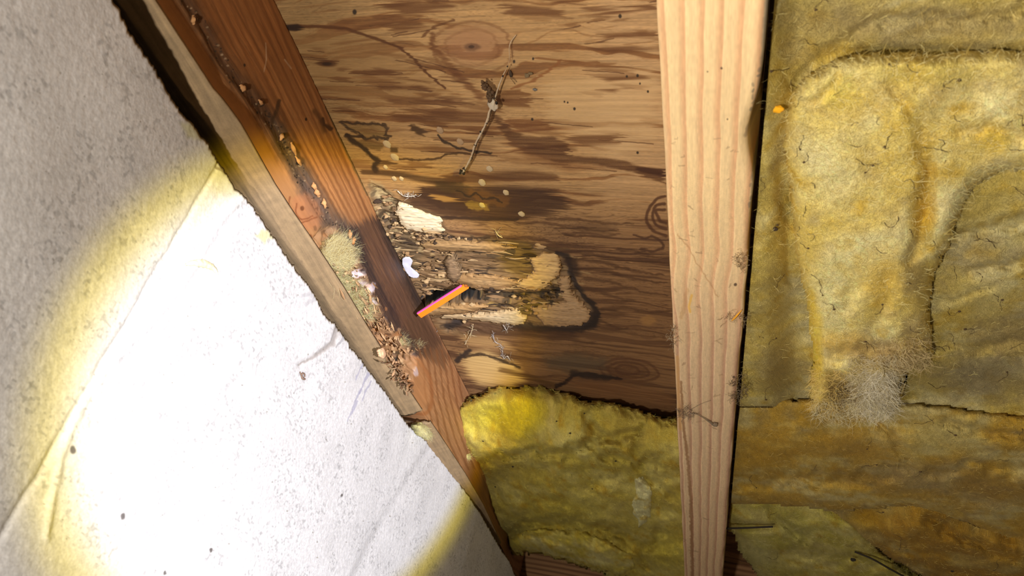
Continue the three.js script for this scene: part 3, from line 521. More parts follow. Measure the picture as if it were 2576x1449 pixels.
// ---------------------------------------------------------------- drywall (a wall at right angles, cut off at the lath)
const wallX = (y) => lerpTable([[-90, -252], [-180, -258.5], [-235, -262], [-540, -262], [-640, -256], [-723, -247.5], [-800, -245], [-872, -243.5], [-1050, -243]], y);
const edgePx = [[250, -60], [288, 0], [312, 45], [346, 108], [386, 165], [420, 224], [452, 276], [490, 314], [507, 342], [522, 354], [548, 400], [575, 442], [592, 472], [640, 522], [680, 582], [710, 626], [745, 680], [790, 736], [815, 790], [850, 822], [880, 870], [930, 932], [970, 986], [1008, 1046], [1022, 1064], [1062, 1098], [1090, 1132], [1140, 1196], [1190, 1262], [1230, 1328], [1262, 1384], [1280, 1408], [1296, 1449]];
const edgeZ = edgePx.map(([u, v]) => { let p = onX(u, v, -258); for (let k = 0; k < 8; k++) p = onX(u, v, wallX(p[1])); return [p[1], p[2]]; });
const wl = new Skin(1024, 2048, -266, 0, -1012, -90, (s, t) => [wallX(t), t, s]);
wl.dir = [0, 1]; wl.grain = [0.4, 0.4];
wl.fill((s, t) => {
  const a = fbm(s * 0.5, t * 0.42, 3), b = vn(s * 1.3, t * 1.1), d = vn(s * 0.06, t * 0.05), sp = sm(0.34, 0.6, vn(s * 0.75 + 30, t * 0.6)) * sm(-0.2, 0.3, vn(s * 0.1, t * 0.1));
  const f = 1 + 0.05 * a + 0.05 * b + 0.03 * d - 0.12 * sp; return [204 * f, 202 * f, 201 * f];
});
wl.poly([[455, 310], [500, 305], [520, 340], [505, 352], [470, 345]], [186, 182, 120], { a: 0.5, soft: 10, wob: 6 });
wl.poly([[560, 405], [590, 440], [600, 490], [540, 490], [530, 440]], [190, 184, 130], { a: 0.4, soft: 14, wob: 8 });
wl.poly([[640, 590], [672, 575], [690, 600], [660, 610]], [196, 190, 120], { a: 0.6, soft: 6, wob: 8 });
wl.line([[545, 420], [575, 435], [590, 452]], 4, [120, 106, 78], { a: 0.6, wob: 5 });
wl.line([[848, 824], [836, 862], [800, 890], [752, 918]], 9, [150, 142, 136], { a: 0.8, w1: 2.5, wob: 4, soft: 0.8 });
wl.line([[868, 832], [858, 856], [842, 872]], 4, [150, 148, 150], { a: 0.7, w1: 1.5, wob: 3 });
wl.line([[760, 742], [775, 740], [790, 752], [768, 764]], 5, [170, 168, 170], { a: 0.6, wob: 4 });
for (const [u, v] of [[915, 905], [925, 940], [905, 980], [895, 1010], [930, 960]]) wl.line([[u, v], [u - 14, v + 26], [u - 24, v + 50]], 3, [150, 148, 170], { a: 0.6, w1: 1, wob: 4 });
for (const [u, v, r] of [[181, 1132, 7], [305, 1298, 6], [413, 1440, 4], [527, 1385, 4], [855, 1246, 3]]) wl.spot(u, v, r, r * 1.4, [84, 78, 74], { a: 0.85, wob: 4 });
for (let k = 0; k < 160; k++) wl.spot(rr(60, 1200), rr(100, 1440), rr(1, 2.4), rr(1, 2.6), [128, 122, 112], { a: 0.6 });
{
  const ridge = [[640, 470], [592, 512], [560, 545], [540, 572], [505, 640], [450, 720], [410, 775], [330, 860], [270, 922], [215, 1000], [172, 1090], [150, 1150], [128, 1250], [110, 1350]];
  const fold = [[1085, 1080], [1060, 1112], [1010, 1185], [960, 1265], [910, 1350], [860, 1449]], gouge = [[848, 824], [836, 862], [800, 890], [752, 918]];
  const bR = bbox(ridge, 60), bF = bbox(fold, 300), bG = bbox(gouge, 20);
  const ys = [], zs = [];
  for (let y = 1290; y > -90; y -= 60) ys.push(y);
  for (let y = -90; y > -640; y -= 1) ys.push(y);
  for (let y = -640; y > -1040; y -= 1.8) ys.push(y);
  ys.push(-1046);
  for (let k = 0; k <= 230; k++) zs.push(k / 230);      // 0 at the torn edge, 1 at z = 10
  const far = [60, 150, 400, 900, 1410];
  const nz = zs.length + far.length, cache = ys.map(y => lerpTable(edgeZ, y) + 0.7 * vn(y * 0.35, 2) + 0.5 * vn(y * 0.9, 5) + 0.35 * vn(y * 2, 8));
  const g = shell(nz, ys.length, (i, j) => {
    const y = ys[j], e = y > -90 ? cache[20] : cache[j], z = i < zs.length ? mix(e, 10, zs[i]) : far[i - zs.length];
    let x = wallX(y); const [u, v] = proj(x, y, z), near = z - e;
    if (z < 5) {
      const yc = -228 + (z + 150) * -0.072;                    // the joint between two boards
      x -= 0.9 * gauss(y - yc - 0.8 * vn(z * 0.1, 1), 1.6) * (1 - sm(-60, -20, z) * 0.3);
      x += 0.8 * sm(yc + 3, yc - 14, y);
      if (u > bR[0] && u < bR[1] && v > bR[2] && v < bR[3]) { const d = lineDist(ridge, u, v)[0] + 5 * fbm(z * 0.3, y * 0.3); x += 0.9 * gauss(d, 10); }
      if (u > bF[0] && u < bF[1] && v > bF[2] && v < bF[3]) { const d = lineDist(fold, u, v)[0], right = (u - 1085) * 369 + (v - 1080) * 225 > 0; x += right ? 1.5 * (1 - sm(2, 26, d)) + 0.7 * gauss(d - 60, 40) : 1.5 * Math.exp(-d / 90); }
      if (u > bG[0] && u < bG[1] && v > bG[2] && v < bG[3]) x -= 0.9 * (1 - sm(2, 10, lineDist(gouge, u, v)[0]));
      x += 0.14 * fbm(z * 0.5, y * 0.5, 3) + 0.5 * vn(z * 0.03, y * 0.025);
      x -= 1.3 * gauss(near, 1.2) * (0.6 + 0.4 * vn(y * 0.5, 3));
    }
    return { p: [x, y, z], uv: wl.uv(z, y), c: i === 0 ? [96, 78, 52] : i === 1 ? [150, 134, 104] : [255, 255, 255] };
  }, (i, j, p) => [p[0] - 12.5, p[1], p[2] + (i < 3 ? 0.5 : 0)]);
  const peel = grey(256, (x, y) => { let s = 0; for (const [f, a, o] of [[24, 0.5, 1], [48, 0.35, 9], [96, 0.2, 4]]) { const X = x * f, Y = y * f, i = Math.floor(X), j = Math.floor(Y), fx = X - i, fy = Y - j, A = fx * fx * (3 - 2 * fx), B = fy * fy * (3 - 2 * fy), h = (p, q) => hsh((p % f) + o * 131, (q % f) + o * 57); s += a * mix(mix(h(i, j), h(i + 1, j), A), mix(h(i, j + 1), h(i + 1, j + 1), A), B); } return s; });
  peel.repeat.set(266 / 50, 922 / 50);
  const wallMesh = mesh('wall_left', g, std({ map: wl.texture(), vertexColors: true, roughness: 0.92, bumpMap: peel, bumpScale: 0.00016 }));
  tag(wallMesh, 'white textured wallboard with a torn brown edge, lit by a bright torch spot', 'wallboard', null, 'structure');
  // a curl of loose paper
  const cp = [[468, 666], [486, 662], [506, 662], [526, 668], [540, 678], [548, 692]].map(([u, v]) => onX(u, v, -260.6));
  part('paper_curl', tube(cp, (t) => 0.25 + 1.9 * Math.sin(Math.PI * Math.min(1, t * 0.9 + 0.08)), 7, 30, 0.15), plain(226, 220, 178), wallMesh, 'loose curl of paper');
}

// ---------------------------------------------------------------- right stud
const rs = new Skin(256, 2048, -42, 4, -860, -100, (s, t) => [s, t, ZF]);
rs.dir = [0.1, 1]; rs.grain = [0.9, 0.03];
const rsWob = (u, v) => { const d = (v - 705) / 75; return 9 * gauss(v - 730, 60) - 5 * gauss(v - 640, 50) + d * 0; };
rs.fill((s, t, u, v) => {
  const fr = (s + 39) / 38, q = fr + 0.012 * vn(t * 0.02, fr * 3) + (rsWob(u, v) / 200) * (1 - 0.6 * Math.abs(fr - 0.4)) + 0.010 * vn(t * 0.06, fr * 6);
  let ph = q * 5.6 + 0.55; ph -= Math.floor(ph); const late = sm(0.45, 0.93, ph) * (1 - sm(0.95, 1.0, ph));
  let c = mix3([238, 204, 150], [214, 158, 112], late * 0.75);
  c = mix3(c, [212, 176, 138], 0.35 * sm(500, 800, v)); c = mix3(c, mix3([208, 176, 138], [160, 118, 94], late), 0.6 * sm(650, 950, v));
  const f = 1 + 0.03 * vn(s * 3, t * 0.2) + 0.03 * vn(s * 0.6, t * 0.03) + 0.04 * vn(s * 4, t * 4) * sm(350, 500, v) + 0.03 * vn(s * 1.6, t * 0.5); return [c[0] * f, c[1] * f, c[2] * f];
});
rs.line([[1712, 960], [1718, 1060], [1730, 1160], [1738, 1260], [1742, 1449]], 3, [132, 88, 52], { a: 0.75, w1: 4, wob: 3, tex: 0.3 });
rs.line([[1704, 900], [1706, 1000], [1712, 1080]], 4, [196, 148, 84], { a: 0.6, wob: 2 });
rs.line([[1706, 590], [1735, 628], [1752, 660], [1778, 700], [1806, 748]], 1.6, [176, 124, 80], { a: 0.4, wob: 4 });
rs.line([[1740, 745], [1733, 772], [1736, 784]], 3, [232, 178, 84], { a: 0.8, wob: 2 }); rs.line([[1728, 730], [1722, 770], [1714, 800]], 5, [184, 136, 88], { a: 0.5, wob: 4, tex: 0.3 });
for (const [u, v, r] of [[1850, 717, 4], [1846, 950, 3], [1830, 300, 2], [1815, 172, 3], [1780, 180, 2]]) rs.spot(u, v, r, r, [74, 54, 40], { a: 0.8 });
for (let k = 0; k < 70; k++) { const u = 1690 + rr(0, 200), v = rr(330, 1400); rs.line([[u, v], [u + rr(-10, 10), v + rr(-4, 6)], [u + rr(-16, 16), v + rr(-6, 8)]], rr(0.8, 1.6), [150, 116, 84], { a: rr(0.2, 0.55) }); }
rs.line([[1934, -60], [1930, 40], [1924, 130], [1916, 200], [1898, 290], [1896, 330], [1898, 400], [1892, 520], [1886, 720]], 8, [118, 106, 90], { a: 0.85, w1: 4, wob: 4, tex: 0.25, soft: 0.8 });
rs.line([[1912, 290], [1898, 308], [1880, 330], [1876, 346]], 5, [140, 112, 84], { a: 0.6, wob: 5, tex: 0.4 });
for (let k = 0; k < 40; k++) rs.spot(1900 + rr(-8, 14) - (k * 0.5), 180 + k * 17, rr(2, 6), rr(3, 8), [104, 94, 82], { a: rr(0.3, 0.7), wob: 5 });
rs.poly([[1899, -80], [2100, -80], [2100, 1500], [1830, 1500], [1883, 720]], [112, 98, 78], { a: 0.0 });
{
  const prof = [];
  for (let k = 0; k <= 60; k++) prof.push(['f', k / 60]);
  for (let k = 1; k <= 5; k++) prof.push(['c', k / 5]);
  for (let k = 1; k <= 8; k++) prof.push(['r', k / 8]);
  for (let k = 0; k <= 4; k++) prof.unshift(['l', k / 4]);
  const ys = []; for (let y = 200; y > -100; y -= 20) ys.push(y); for (let y = -100; y > -860; y -= 1.5) ys.push(y); for (let y = -860; y >= -1012; y -= 15) ys.push(y);
  const geo = shell(prof.length, ys.length, (i, j) => {
    const y = ys[j], [k, f] = prof[i]; const [, v] = proj(-20, y, ZF);
    const xr = -1 - 4.2 * gauss(v - 330, 90) * 0.9 - 1.2 * sm(150, 400, v) * 0.4 + 0.5 * vn(y * 0.05, 3), xl = -39.1 + 0.25 * vn(y * 0.05, 9), R = 2.2 + 1.2 * gauss(v - 300, 120);
    if (k === 'l') { const p = [xl, y, mix(ZF - 1.2, ZP, f)]; return { p, uv: rs.uv(-41.5, y) }; }
    if (k === 'f') {
      const x = mix(xl, xr - R, f), [u, vv] = proj(x, y, ZF), fr = (x + 39) / 38, q = fr + 0.012 * vn(y * 0.02, fr * 3) + (rsWob(u, vv) / 200) * (1 - 0.6 * Math.abs(fr - 0.4)) + 0.010 * vn(y * 0.06, fr * 6);
      let ph = q * 5.6 + 0.55; ph -= Math.floor(ph); const sw = sm(360, 700, vv);
      const z = ZF - 1.2 * Math.pow(1 - Math.min(1, (x - xl) / 1.4), 2) + (0.2 + 0.75 * sw) * (ph < 0.92 ? -0.6 * ph : -0.55 * (1 - (ph - 0.92) / 0.08)) + 0.05 * vn(x * 1.5, y * 0.3);
      return { p: [x, y, z], uv: rs.uv(x, y) };
    }
    if (k === 'c') { const a = f * Math.PI / 2, x = xr - R + R * Math.sin(a), p = [x, y, ZF - 0.3 - R + R * Math.cos(a)]; return { p, uv: rs.uv(Math.min(x, 2), y) }; }
    return { p: [mix(xr, -1, sm(0, 0.3, f)), y, mix(ZF - 0.3 - R, ZP, f)], uv: rs.uv(xr, y) };
  }, (i, j, p) => [-20, p[1], ZP + 0.5]);
  tag(mesh('wall_stud', geo, std({ map: rs.texture(), roughness: 0.75 })), 'pale new pine stud standing between the bare bay and the yellow insulation', 'stud');
}

// ---------------------------------------------------------------- bottom plate
const plateMap = new Skin(512, 96, -330, 420, -328, -238, (s, t) => [s, -1012, t]);
plateMap.dir = [1, 0.1]; plateMap.grain = [0.02, 0.9];
plateMap.fill((s, t) => { const q = t + 3 * vn(s * 0.01, t * 0.05), g = Math.pow(0.5 + 0.5 * Math.sin(q * 0.9), 2), f = 1 + 0.08 * vn(s * 0.03, t * 1.6); const c = mix3([158, 116, 76], [112, 74, 42], g); return c.map(x => x * f); });
{
  const g = box(-330, 420, -1050, -1012.5, ZP, ZF + 1), uv = g.attributes.uv, p = g.attributes.position;
  for (let k = 0; k < p.count; k++) uv.setXY(k, (p.getX(k) * 1000 + 330) / 750, (p.getZ(k) * 1000 + 328) / 90);
  tag(mesh('bottom_plate', g, std({ map: plateMap.texture(), roughness: 0.8 })), 'brown wooden plate lying flat at the foot of the studs', 'plate');
}

// ---------------------------------------------------------------- glass wool
const woolTex = (() => {
  const n = 512, a = new Float32Array(n * n).fill(0.5);
  for (let k = 0; k < 9000; k++) {
    let x = rnd() * n, y = rnd() * n, t = rr(0, 6.283); const L = rr(14, 60), amp = rr(-0.14, 0.17), kx = rr(-0.05, 0.05);
    for (let s = 0; s < L; s++) { x += Math.cos(t); y += Math.sin(t); t += kx; const i = ((Math.floor(y) % n + n) % n) * n + (Math.floor(x) % n + n) % n; a[i] += amp; }
  }
  return a;
})();
function woolMap(lo, hi) { const d = new Uint8Array(512 * 512 * 4); for (let k = 0; k < 512 * 512; k++) { const g = Math.round(255 * mix(lo, hi, clamp(woolTex[k]))); d[4 * k] = d[4 * k + 1] = d[4 * k + 2] = g; d[4 * k + 3] = 255; } const t = new THREE.DataTexture(d, 512, 512); return finish(t, THREE.RepeatWrapping); }
const woolColor = woolMap(0.84, 1.0); woolColor.colorSpace = THREE.NoColorSpace;
const woolBump = woolMap(0, 1);
const wool = new THREE.MeshStandardMaterial({ map: woolColor, bumpMap: woolBump, bumpScale: 0.0013, vertexColors: true, roughness: 1, side: THREE.DoubleSide });
const YEL = [226, 200, 106], PALE = [236, 222, 164], AMB = [206, 164, 44], GRY = [186, 166, 120];
function patch(o) {
  if (o.folds) o.folds.forEach(f => f.push(bbox(f[0], f[1] * 5 + 20)));
  const { pts, step = 5, depth, roll = 40, drop = 14, amp = 3, rag = 6, back, blots = [], folds = [], streak = 0, tone = [1, 1, 1], xmin = -1e9, xmax = 1e9, o1 = 0, body = YEL } = o;
  const b = bbox(pts, 12), nu = Math.ceil((b[1] - b[0]) / step), nv = Math.ceil((b[3] - b[2]) / step);
  const edge = (u, v) => polyDist(pts, u, v) + rag * fbm(u * 0.03 + o1, v * 0.03, 4) + rag * 0.35 * vn(u * 0.17, v * 0.17 + o1);
  const zAt = (u, v, s = edge(u, v)) => {
    const z0 = depth(u, v), p = onZ(u, v, z0), k = 1 - clamp(s / roll);
    const n = fbm(p[0] * 0.05 + o1, p[1] * 0.05, 3) + 0.12 * fbm(p[0] * 0.14, p[1] * 0.12 + o1, 3) + 0.22 * fbm(p[0] * 0.42 + o1, p[1] * 0.36, 3);
    let fd = 0; for (const [q, w, h, bx] of folds) if (u > bx[0] && u < bx[1] && v > bx[2] && v < bx[3]) { const d = lineDist(q, u + 20 * fbm(u * 0.03, v * 0.03 + o1, 4), v + 22 * fbm(u * 0.035 + 5, v * 0.035, 4))[0]; fd += h * gauss(d, w) - 0.15 * h * gauss(d - w * 1.9, w); }
    return z0 - fd - drop * (1 - Math.sqrt(Math.max(0, 1 - k * k))) + amp * n;
  };
  const colAt = (u, v, p) => {
    const n1 = fbm(p[0] * 0.045 + 7 + o1, p[1] * 0.04 + 3, 3), n2 = fbm(p[0] * 0.12 + o1, p[1] * 0.1 + 20, 3), st = streak ? vn(p[0] * 0.03 + p[1] * 0.02 + o1, p[1] * 0.35 - p[0] * 0.12) : 0;
    let c = mix3(body, PALE, clamp(0.3 + 1.9 * n1 + streak * st)); c = mix3(c, AMB, clamp(2 * (n2 - 0.14)) * 0.75); c = mix3(c, GRY, clamp(1.3 * (-n2 - 0.1) + streak * Math.max(0, -st) * 0.7) * 0.75);
    for (const [bu, bv, ru, rv, bc, a] of blots) { const q = Math.hypot((u - bu) / ru, (v - bv) / rv) + 0.35 * fbm(u * 0.02 + bu, v * 0.02, 3); if (q < 1) c = mix3(c, bc, a * (1 - q * q)); }
    const f = 1 + 0.05 * vn(p[0] * 0.9, p[1] * 0.8) + 0.04 * vn(p[0] * 2.1, p[1] * 1.7); return [c[0] * f * tone[0], c[1] * f * tone[1], c[2] * f * tone[2]].map(x => clamp(x, 0, 250));
  };
  const ed = new Map(), E = (i, j) => { const k = j * nu + i; let e = ed.get(k); if (e === undefined) ed.set(k, e = edge(b[0] + i * step, b[2] + j * step)); return e; };
  const v0 = (j) => b[2] + j * step < mix(b[2], b[3], o.skew ?? 0.6);
  const geo = shell(nu, nv, (i, j) => {
    const u = b[0] + i * step, v = b[2] + j * step, z = zAt(u, v, E(i, j)), p = onZ(u, v, z); p[0] = clamp(p[0], xmin, xmax); p[1] = Math.max(p[1], -1012);
    return { p, uv: [p[0] / 42, p[1] / 55], c: colAt(u, v, p) };
  }, (i, j, p) => { const bz = Math.min(back, p[2] - 1), k = bz / p[2]; return [clamp(p[0] * k, xmin, xmax), v0(j) ? Math.max(p[1] * k, -1012) : p[1], bz]; }, (i, j) => E(i, j) > -step * 0.8, true);
  return { geo, zAt, edge, b, colAt, pts, xmin, xmax };
}
// loose fibres over a patch: n over the face, m along its outline
function fuzz(P, n, m, len, name, parent, cols = [[226, 204, 122]], label) {
  const all = cols.map((c, q) => {
    const g = fibres(Math.round((n + m) / cols.length), (k) => {
      for (let t = 0; t < 30; t++) {
        const u = rr(P.b[0], P.b[1]), v = rr(P.b[2], P.b[3]), e = P.edge(u, v); if (e < 0 || (k < m / cols.length && e > 12)) continue;
        const p = onZ(u, v, P.zAt(u, v, e) + 0.1); if (p[0] < P.xmin + 0.3 || p[0] > P.xmax - 0.3 || p[1] < -1008) continue;
        return { p, d: [rr(-1, 1), rr(-1, 1), rr(-0.05, k < m / cols.length ? 0.5 : 0.2)] };
      } return {};
    }, len, 0.13, 0.5);
    return g;
  });
  all.forEach((g, q) => part(name, g, plain(...cols[q], 1), parent, null, 'stuff'));
}
// brown threads of dirt crawling over a patch
function threads(P, list, n, parent) {
  const gs = [];
  const walk = (u, v, L, a) => {
    const q = []; for (let s = 0; s < L; s++) { const e = P.edge(u, v); if (e < 3) break; const p = onZ(u, v, P.zAt(u, v, e) + 0.35); if (p[0] < P.xmin + 0.5) break; q.push(p); a += rr(-0.9, 0.9); u += 6 * Math.cos(a); v += 5 * Math.sin(a); }
    if (q.length > 2) { gs.push(tube(q, (t) => 0.06 + 0.15 * Math.abs(vn(t * 9, u)), 4, q.length * 2, 0.4)); if (rnd() < 0.4) gs.push(lump(q[q.length - 1], rr(0.35, 0.8), 1, 1, 0.6, 1)); }
  };
  for (const [u, v, L, a] of list) walk(u, v, L, a);
  for (let k = 0; k < n; k++) walk(rr(P.b[0], P.b[1]), rr(P.b[2], P.b[3]), Math.floor(rr(3, 13)), rr(0, 6.28));
  if (gs.length) part('dirt_threads', mergeGeometries(gs.map(g => { const h = g.index ? g.toNonIndexed() : g; h.deleteAttribute('uv'); return h; })), plain(84, 62, 36), parent, 'dark brown threads of dirt', 'stuff');
}
const XR = 0.8;
// upper batt in the right bay
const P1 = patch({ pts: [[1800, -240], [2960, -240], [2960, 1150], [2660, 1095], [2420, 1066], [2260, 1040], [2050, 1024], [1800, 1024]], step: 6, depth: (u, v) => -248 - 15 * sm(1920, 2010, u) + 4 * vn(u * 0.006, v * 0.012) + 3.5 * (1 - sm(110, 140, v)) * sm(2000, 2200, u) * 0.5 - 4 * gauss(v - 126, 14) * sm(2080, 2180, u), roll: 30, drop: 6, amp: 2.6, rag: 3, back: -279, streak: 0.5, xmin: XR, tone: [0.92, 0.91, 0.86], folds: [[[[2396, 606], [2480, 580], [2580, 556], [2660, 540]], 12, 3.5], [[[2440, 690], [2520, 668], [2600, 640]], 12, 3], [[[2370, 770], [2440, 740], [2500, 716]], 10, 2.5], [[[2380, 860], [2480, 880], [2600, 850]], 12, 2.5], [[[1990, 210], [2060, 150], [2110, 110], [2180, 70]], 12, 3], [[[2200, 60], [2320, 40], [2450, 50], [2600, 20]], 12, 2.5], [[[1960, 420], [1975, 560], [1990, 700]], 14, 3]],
  blots: [[2100, 60, 170, 80, GRY, 0.6], [2400, 60, 260, 70, GRY, 0.7], [2000, 130, 60, 40, GRY, 0.5], [2450, 640, 120, 60, GRY, 0.55], [2560, 840, 160, 90, [158, 136, 92], 0.6], [2450, 760, 140, 60, YEL, 0.5], [1945, 860, 60, 300, [184, 158, 74], 0.6], [1960, 930, 90, 80, [150, 130, 82], 0.6], [2480, 950, 200, 70, [142, 124, 88], 0.7], [2520, 530, 110, 40, YEL, 0.6]] });  // blots beside the stud darken the wool with its painted shade
const batt = group('insulation_batt', 'flat yellow insulation batt filling the bay right of the pale stud', 'insulation');
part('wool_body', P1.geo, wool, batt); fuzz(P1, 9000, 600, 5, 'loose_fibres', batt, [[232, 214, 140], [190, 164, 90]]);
threads(P1, [[1940, 585, 6, -0.5], [1990, 200, 8, 2.2], [2480, 600, 8, 0.6], [2500, 740, 6, 0.2], [2400, 670, 8, 0.8], [2390, 520, 6, 1.8], [2540, 880, 10, 0.2], [2440, 840, 8, 0.3], [2570, 700, 6, 1], [1975, 690, 10, 1.4], [2510, 960, 8, 0.1]], 60, batt);
// hanging flap
const flapPts = [[1978, 300], [1990, 240], [2030, 190], [2100, 150], [2200, 134], [2350, 138], [2500, 124], [2660, 140], [2960, 150], [2960, 330], [2660, 380], [2600, 430], [2520, 430], [2450, 470], [2416, 540], [2390, 610], [2346, 690], [2338, 800], [2350, 890], [2322, 930], [2290, 930], [2262, 960], [2262, 1000], [2236, 1040], [2190, 1052], [2130, 1030], [2100, 1012], [2070, 1030], [2048, 1050], [2040, 1000], [2046, 900], [2032, 780], [2004, 640], [1986, 480], [1972, 360]];
const P2 = patch({ pts: flapPts, step: 5, depth: (u, v) => -243 + 4 * gauss(u - 2180, 180) + 2 * vn(u * 0.011, v * 0.006 + 4) - 3 * sm(2350, 2600, u) + 4 * sm(500, 900, v) * (1 - sm(2250, 2350, u)) - 2.5 * gauss((u - 2330) - (v - 550) * -0.05, 30) * sm(420, 500, v), roll: 40, drop: 20, amp: 2.6, rag: 8, skew: 0.9, back: -262, xmin: XR, o1: 13, tone: [1.06, 1.05, 1.0], folds: [[[[2340, 420], [2326, 500], [2316, 580], [2290, 660]], 20, 4], [[[2120, 660], [2160, 720], [2120, 780]], 16, 2.2], [[[2240, 700], [2220, 800], [2180, 900]], 22, 2.4], [[[2060, 900], [2140, 890], [2260, 860], [2330, 850]], 14, 2.4], [[[2090, 960], [2130, 975], [2120, 1030]], 16, 6], [[[2240, 920], [2290, 930], [2330, 900]], 12, 4], [[[2020, 260], [2080, 240], [2110, 180]], 10, 2.2], [[[2420, 330], [2500, 320], [2580, 350]], 18, 2.5], [[[2240, 220], [2320, 300], [2330, 380]], 18, 2]],
  blots: [[2090, 460, 90, 110, PALE, 0.7], [2120, 700, 90, 140, [240, 228, 170], 0.65], [2090, 800, 60, 90, [240, 230, 180], 0.6], [2320, 540, 44, 110, AMB, 0.85], [2330, 440, 30, 80, AMB, 0.5], [2220, 700, 80, 100, [226, 188, 84], 0.6], [2052, 880, 24, 110, [240, 200, 50], 0.85], [2040, 780, 14, 60, [240, 200, 50], 0.6], [2130, 870, 80, 40, [214, 172, 80], 0.7], [2300, 700, 40, 70, [160, 138, 88], 0.7], [2240, 900, 110, 50, [168, 140, 92], 0.85], [2200, 985, 90, 70, [196, 184, 156], 0.95], [2110, 985, 40, 50, [128, 100, 52], 0.7], [2300, 850, 50, 80, [176, 150, 100], 0.7], [2460, 360, 100, 60, YEL, 0.5], [2500, 350, 50, 40, [222, 184, 50], 0.6], [2190, 310, 40, 30, PALE, 0.8], [2110, 240, 60, 60, [230, 206, 90], 0.6], [2350, 180, 200, 40, [206, 184, 84], 0.5]] });  // dark brown blot in the frayed end paints a shaded hollow
const flap = group('insulation_batt', 'pale yellow flap of insulation hanging down with a frayed lower end', 'insulation');
part('wool_body', P2.geo, wool, flap); fuzz(P2, 10000, 1400, 5, 'loose_fibres', flap, [[240, 226, 160], [206, 178, 92]]);
threads(P2, [[2010, 570, 10, 0.4], [2030, 590, 8, -0.3], [2012, 610, 6, 1.2], [2020, 340, 9, 1.6], [2035, 380, 8, 1.9], [2225, 560, 12, 1.5], [2200, 620, 8, 0], [2040, 690, 14, 1.1], [2070, 760, 8, 1.2], [2320, 370, 10, -0.4], [2360, 350, 12, -0.3], [2270, 455, 10, -0.2], [2250, 150, 8, 0], [2115, 160, 6, 1], [2290, 820, 8, 1.3], [2200, 790, 8, -0.6], [2180, 860, 6, 1], [2000, 270, 8, 0.1], [2400, 290, 6, 2], [2150, 400, 10, 0.3]], 76, flap);
{ // frayed tail of the flap
  const tail = (n, u0, u1, v0, v1, len, col) => part('frayed_fibres', fibres(n, () => { const u = rr(u0, u1), v = rr(v0, v1), e = P2.edge(u, v); return { p: onZ(u, v, P2.zAt(u, v, Math.max(e, 4)) + rr(-2, 2)), d: [rr(-0.8, 0.8), rr(-1.4, 0.2), rr(-0.1, 0.5)] }; }, len, 0.2, 0.6), plain(...col, 1), flap, null, 'stuff');
  tail(1500, 2130, 2262, 890, 1040, 9, [206, 190, 150]); tail(700, 2040, 2130, 930, 1030, 9, [214, 182, 104]); tail(700, 2240, 2345, 850, 930, 8, [196, 172, 122]); tail(900, 2042, 2250, 1000, 1055, 9, [204, 190, 148]); tail(900, 2170, 2250, 930, 1045, 10, [222, 212, 186]); tail(500, 2090, 2160, 960, 1010, 8, [120, 96, 54]);  // the last, darkest fibres carry the painted shade of the hollow
}
// lower batt, its tone darkened to stand in for the lamp's falloff
const P3 = patch({ pts: [[1790, 1005], [1880, 1008], [2050, 1004], [2260, 1012], [2420, 1030], [2670, 1062], [2960, 1110], [2960, 1500], [2670, 1420], [2520, 1352], [2400, 1305], [2290, 1274], [2100, 1284], [1960, 1268], [1790, 1262]], step: 6, depth: (u, v) => -256 + 6 * sm(1040, 1130, v) + 3 * vn(u * 0.006 + 2, v * 0.01) - 4 * sm(1230, 1300, v), roll: 34, drop: 6, amp: 2.6, rag: 5, back: -274, streak: 0.45, xmin: XR, o1: 29, tone: [0.86, 0.82, 0.7], folds: [[[[1870, 1215], [2000, 1200], [2140, 1210], [2260, 1180]], 16, 3], [[[2200, 1050], [2250, 1110], [2290, 1180]], 10, 2.4], [[[2330, 1190], [2450, 1170], [2600, 1190]], 14, 3], [[[2380, 1060], [2460, 1080], [2600, 1110]], 12, 2.5]], body: [214, 178, 72],
  blots: [[1950, 1130, 120, 70, AMB, 0.6], [2150, 1120, 130, 50, [190, 152, 60], 0.6], [2380, 1100, 130, 60, [226, 214, 150], 0.75], [2300, 1200, 200, 50, [160, 132, 80], 0.6], [2480, 1240, 160, 60, [164, 134, 76], 0.6]] });
const low = group('insulation_batt', 'amber lower insulation batt with a straight top edge below the hanging flap', 'insulation');
part('wool_body', P3.geo, wool, low); fuzz(P3, 6000, 700, 5, 'loose_fibres', low, [[216, 188, 110], [176, 146, 70]]);
threads(P3, [[2190, 1100, 8, 0.8], [2380, 1080, 6, 0.3], [2500, 1160, 8, 0], [2300, 1200, 5, 0.4]], 26, low);
// crumpled pieces at the foot of the right bay, lamp falloff painted into their tone
const P4 = patch({ pts: [[2070, 1262], [2200, 1230], [2330, 1232], [2450, 1270], [2670, 1340], [2960, 1430], [2960, 1530], [2480, 1520], [2340, 1460], [2230, 1400], [2150, 1345]], step: 6, depth: (u, v) => -258 + 12 * sm(1262, 1350, v - 60 * sm(2300, 2600, u)) + 3 * vn(u * 0.01, v * 0.01), roll: 44, drop: 14, amp: 3.4, rag: 8, back: -272, xmin: XR, o1: 41, tone: [0.76, 0.69, 0.5], folds: [[[[2150, 1340], [2230, 1360], [2330, 1420]], 12, 3], [[[2340, 1310], [2400, 1350], [2500, 1380], [2600, 1430]], 14, 3.5]], body: [214, 176, 58], blots: [[2170, 1310, 60, 40, [226, 190, 40], 0.7], [2160, 1340, 60, 40, PALE, 0.6], [2480, 1380, 120, 60, AMB, 0.5]] });
const c1 = group('insulation_tuft', 'amber crumpled tuft of insulation at the lower right under the batt', 'insulation');
part('wool_body', P4.geo, wool, c1); fuzz(P4, 2600, 500, 5, 'loose_fibres', c1, [[214, 186, 100]]); threads(P4, [], 12, c1);
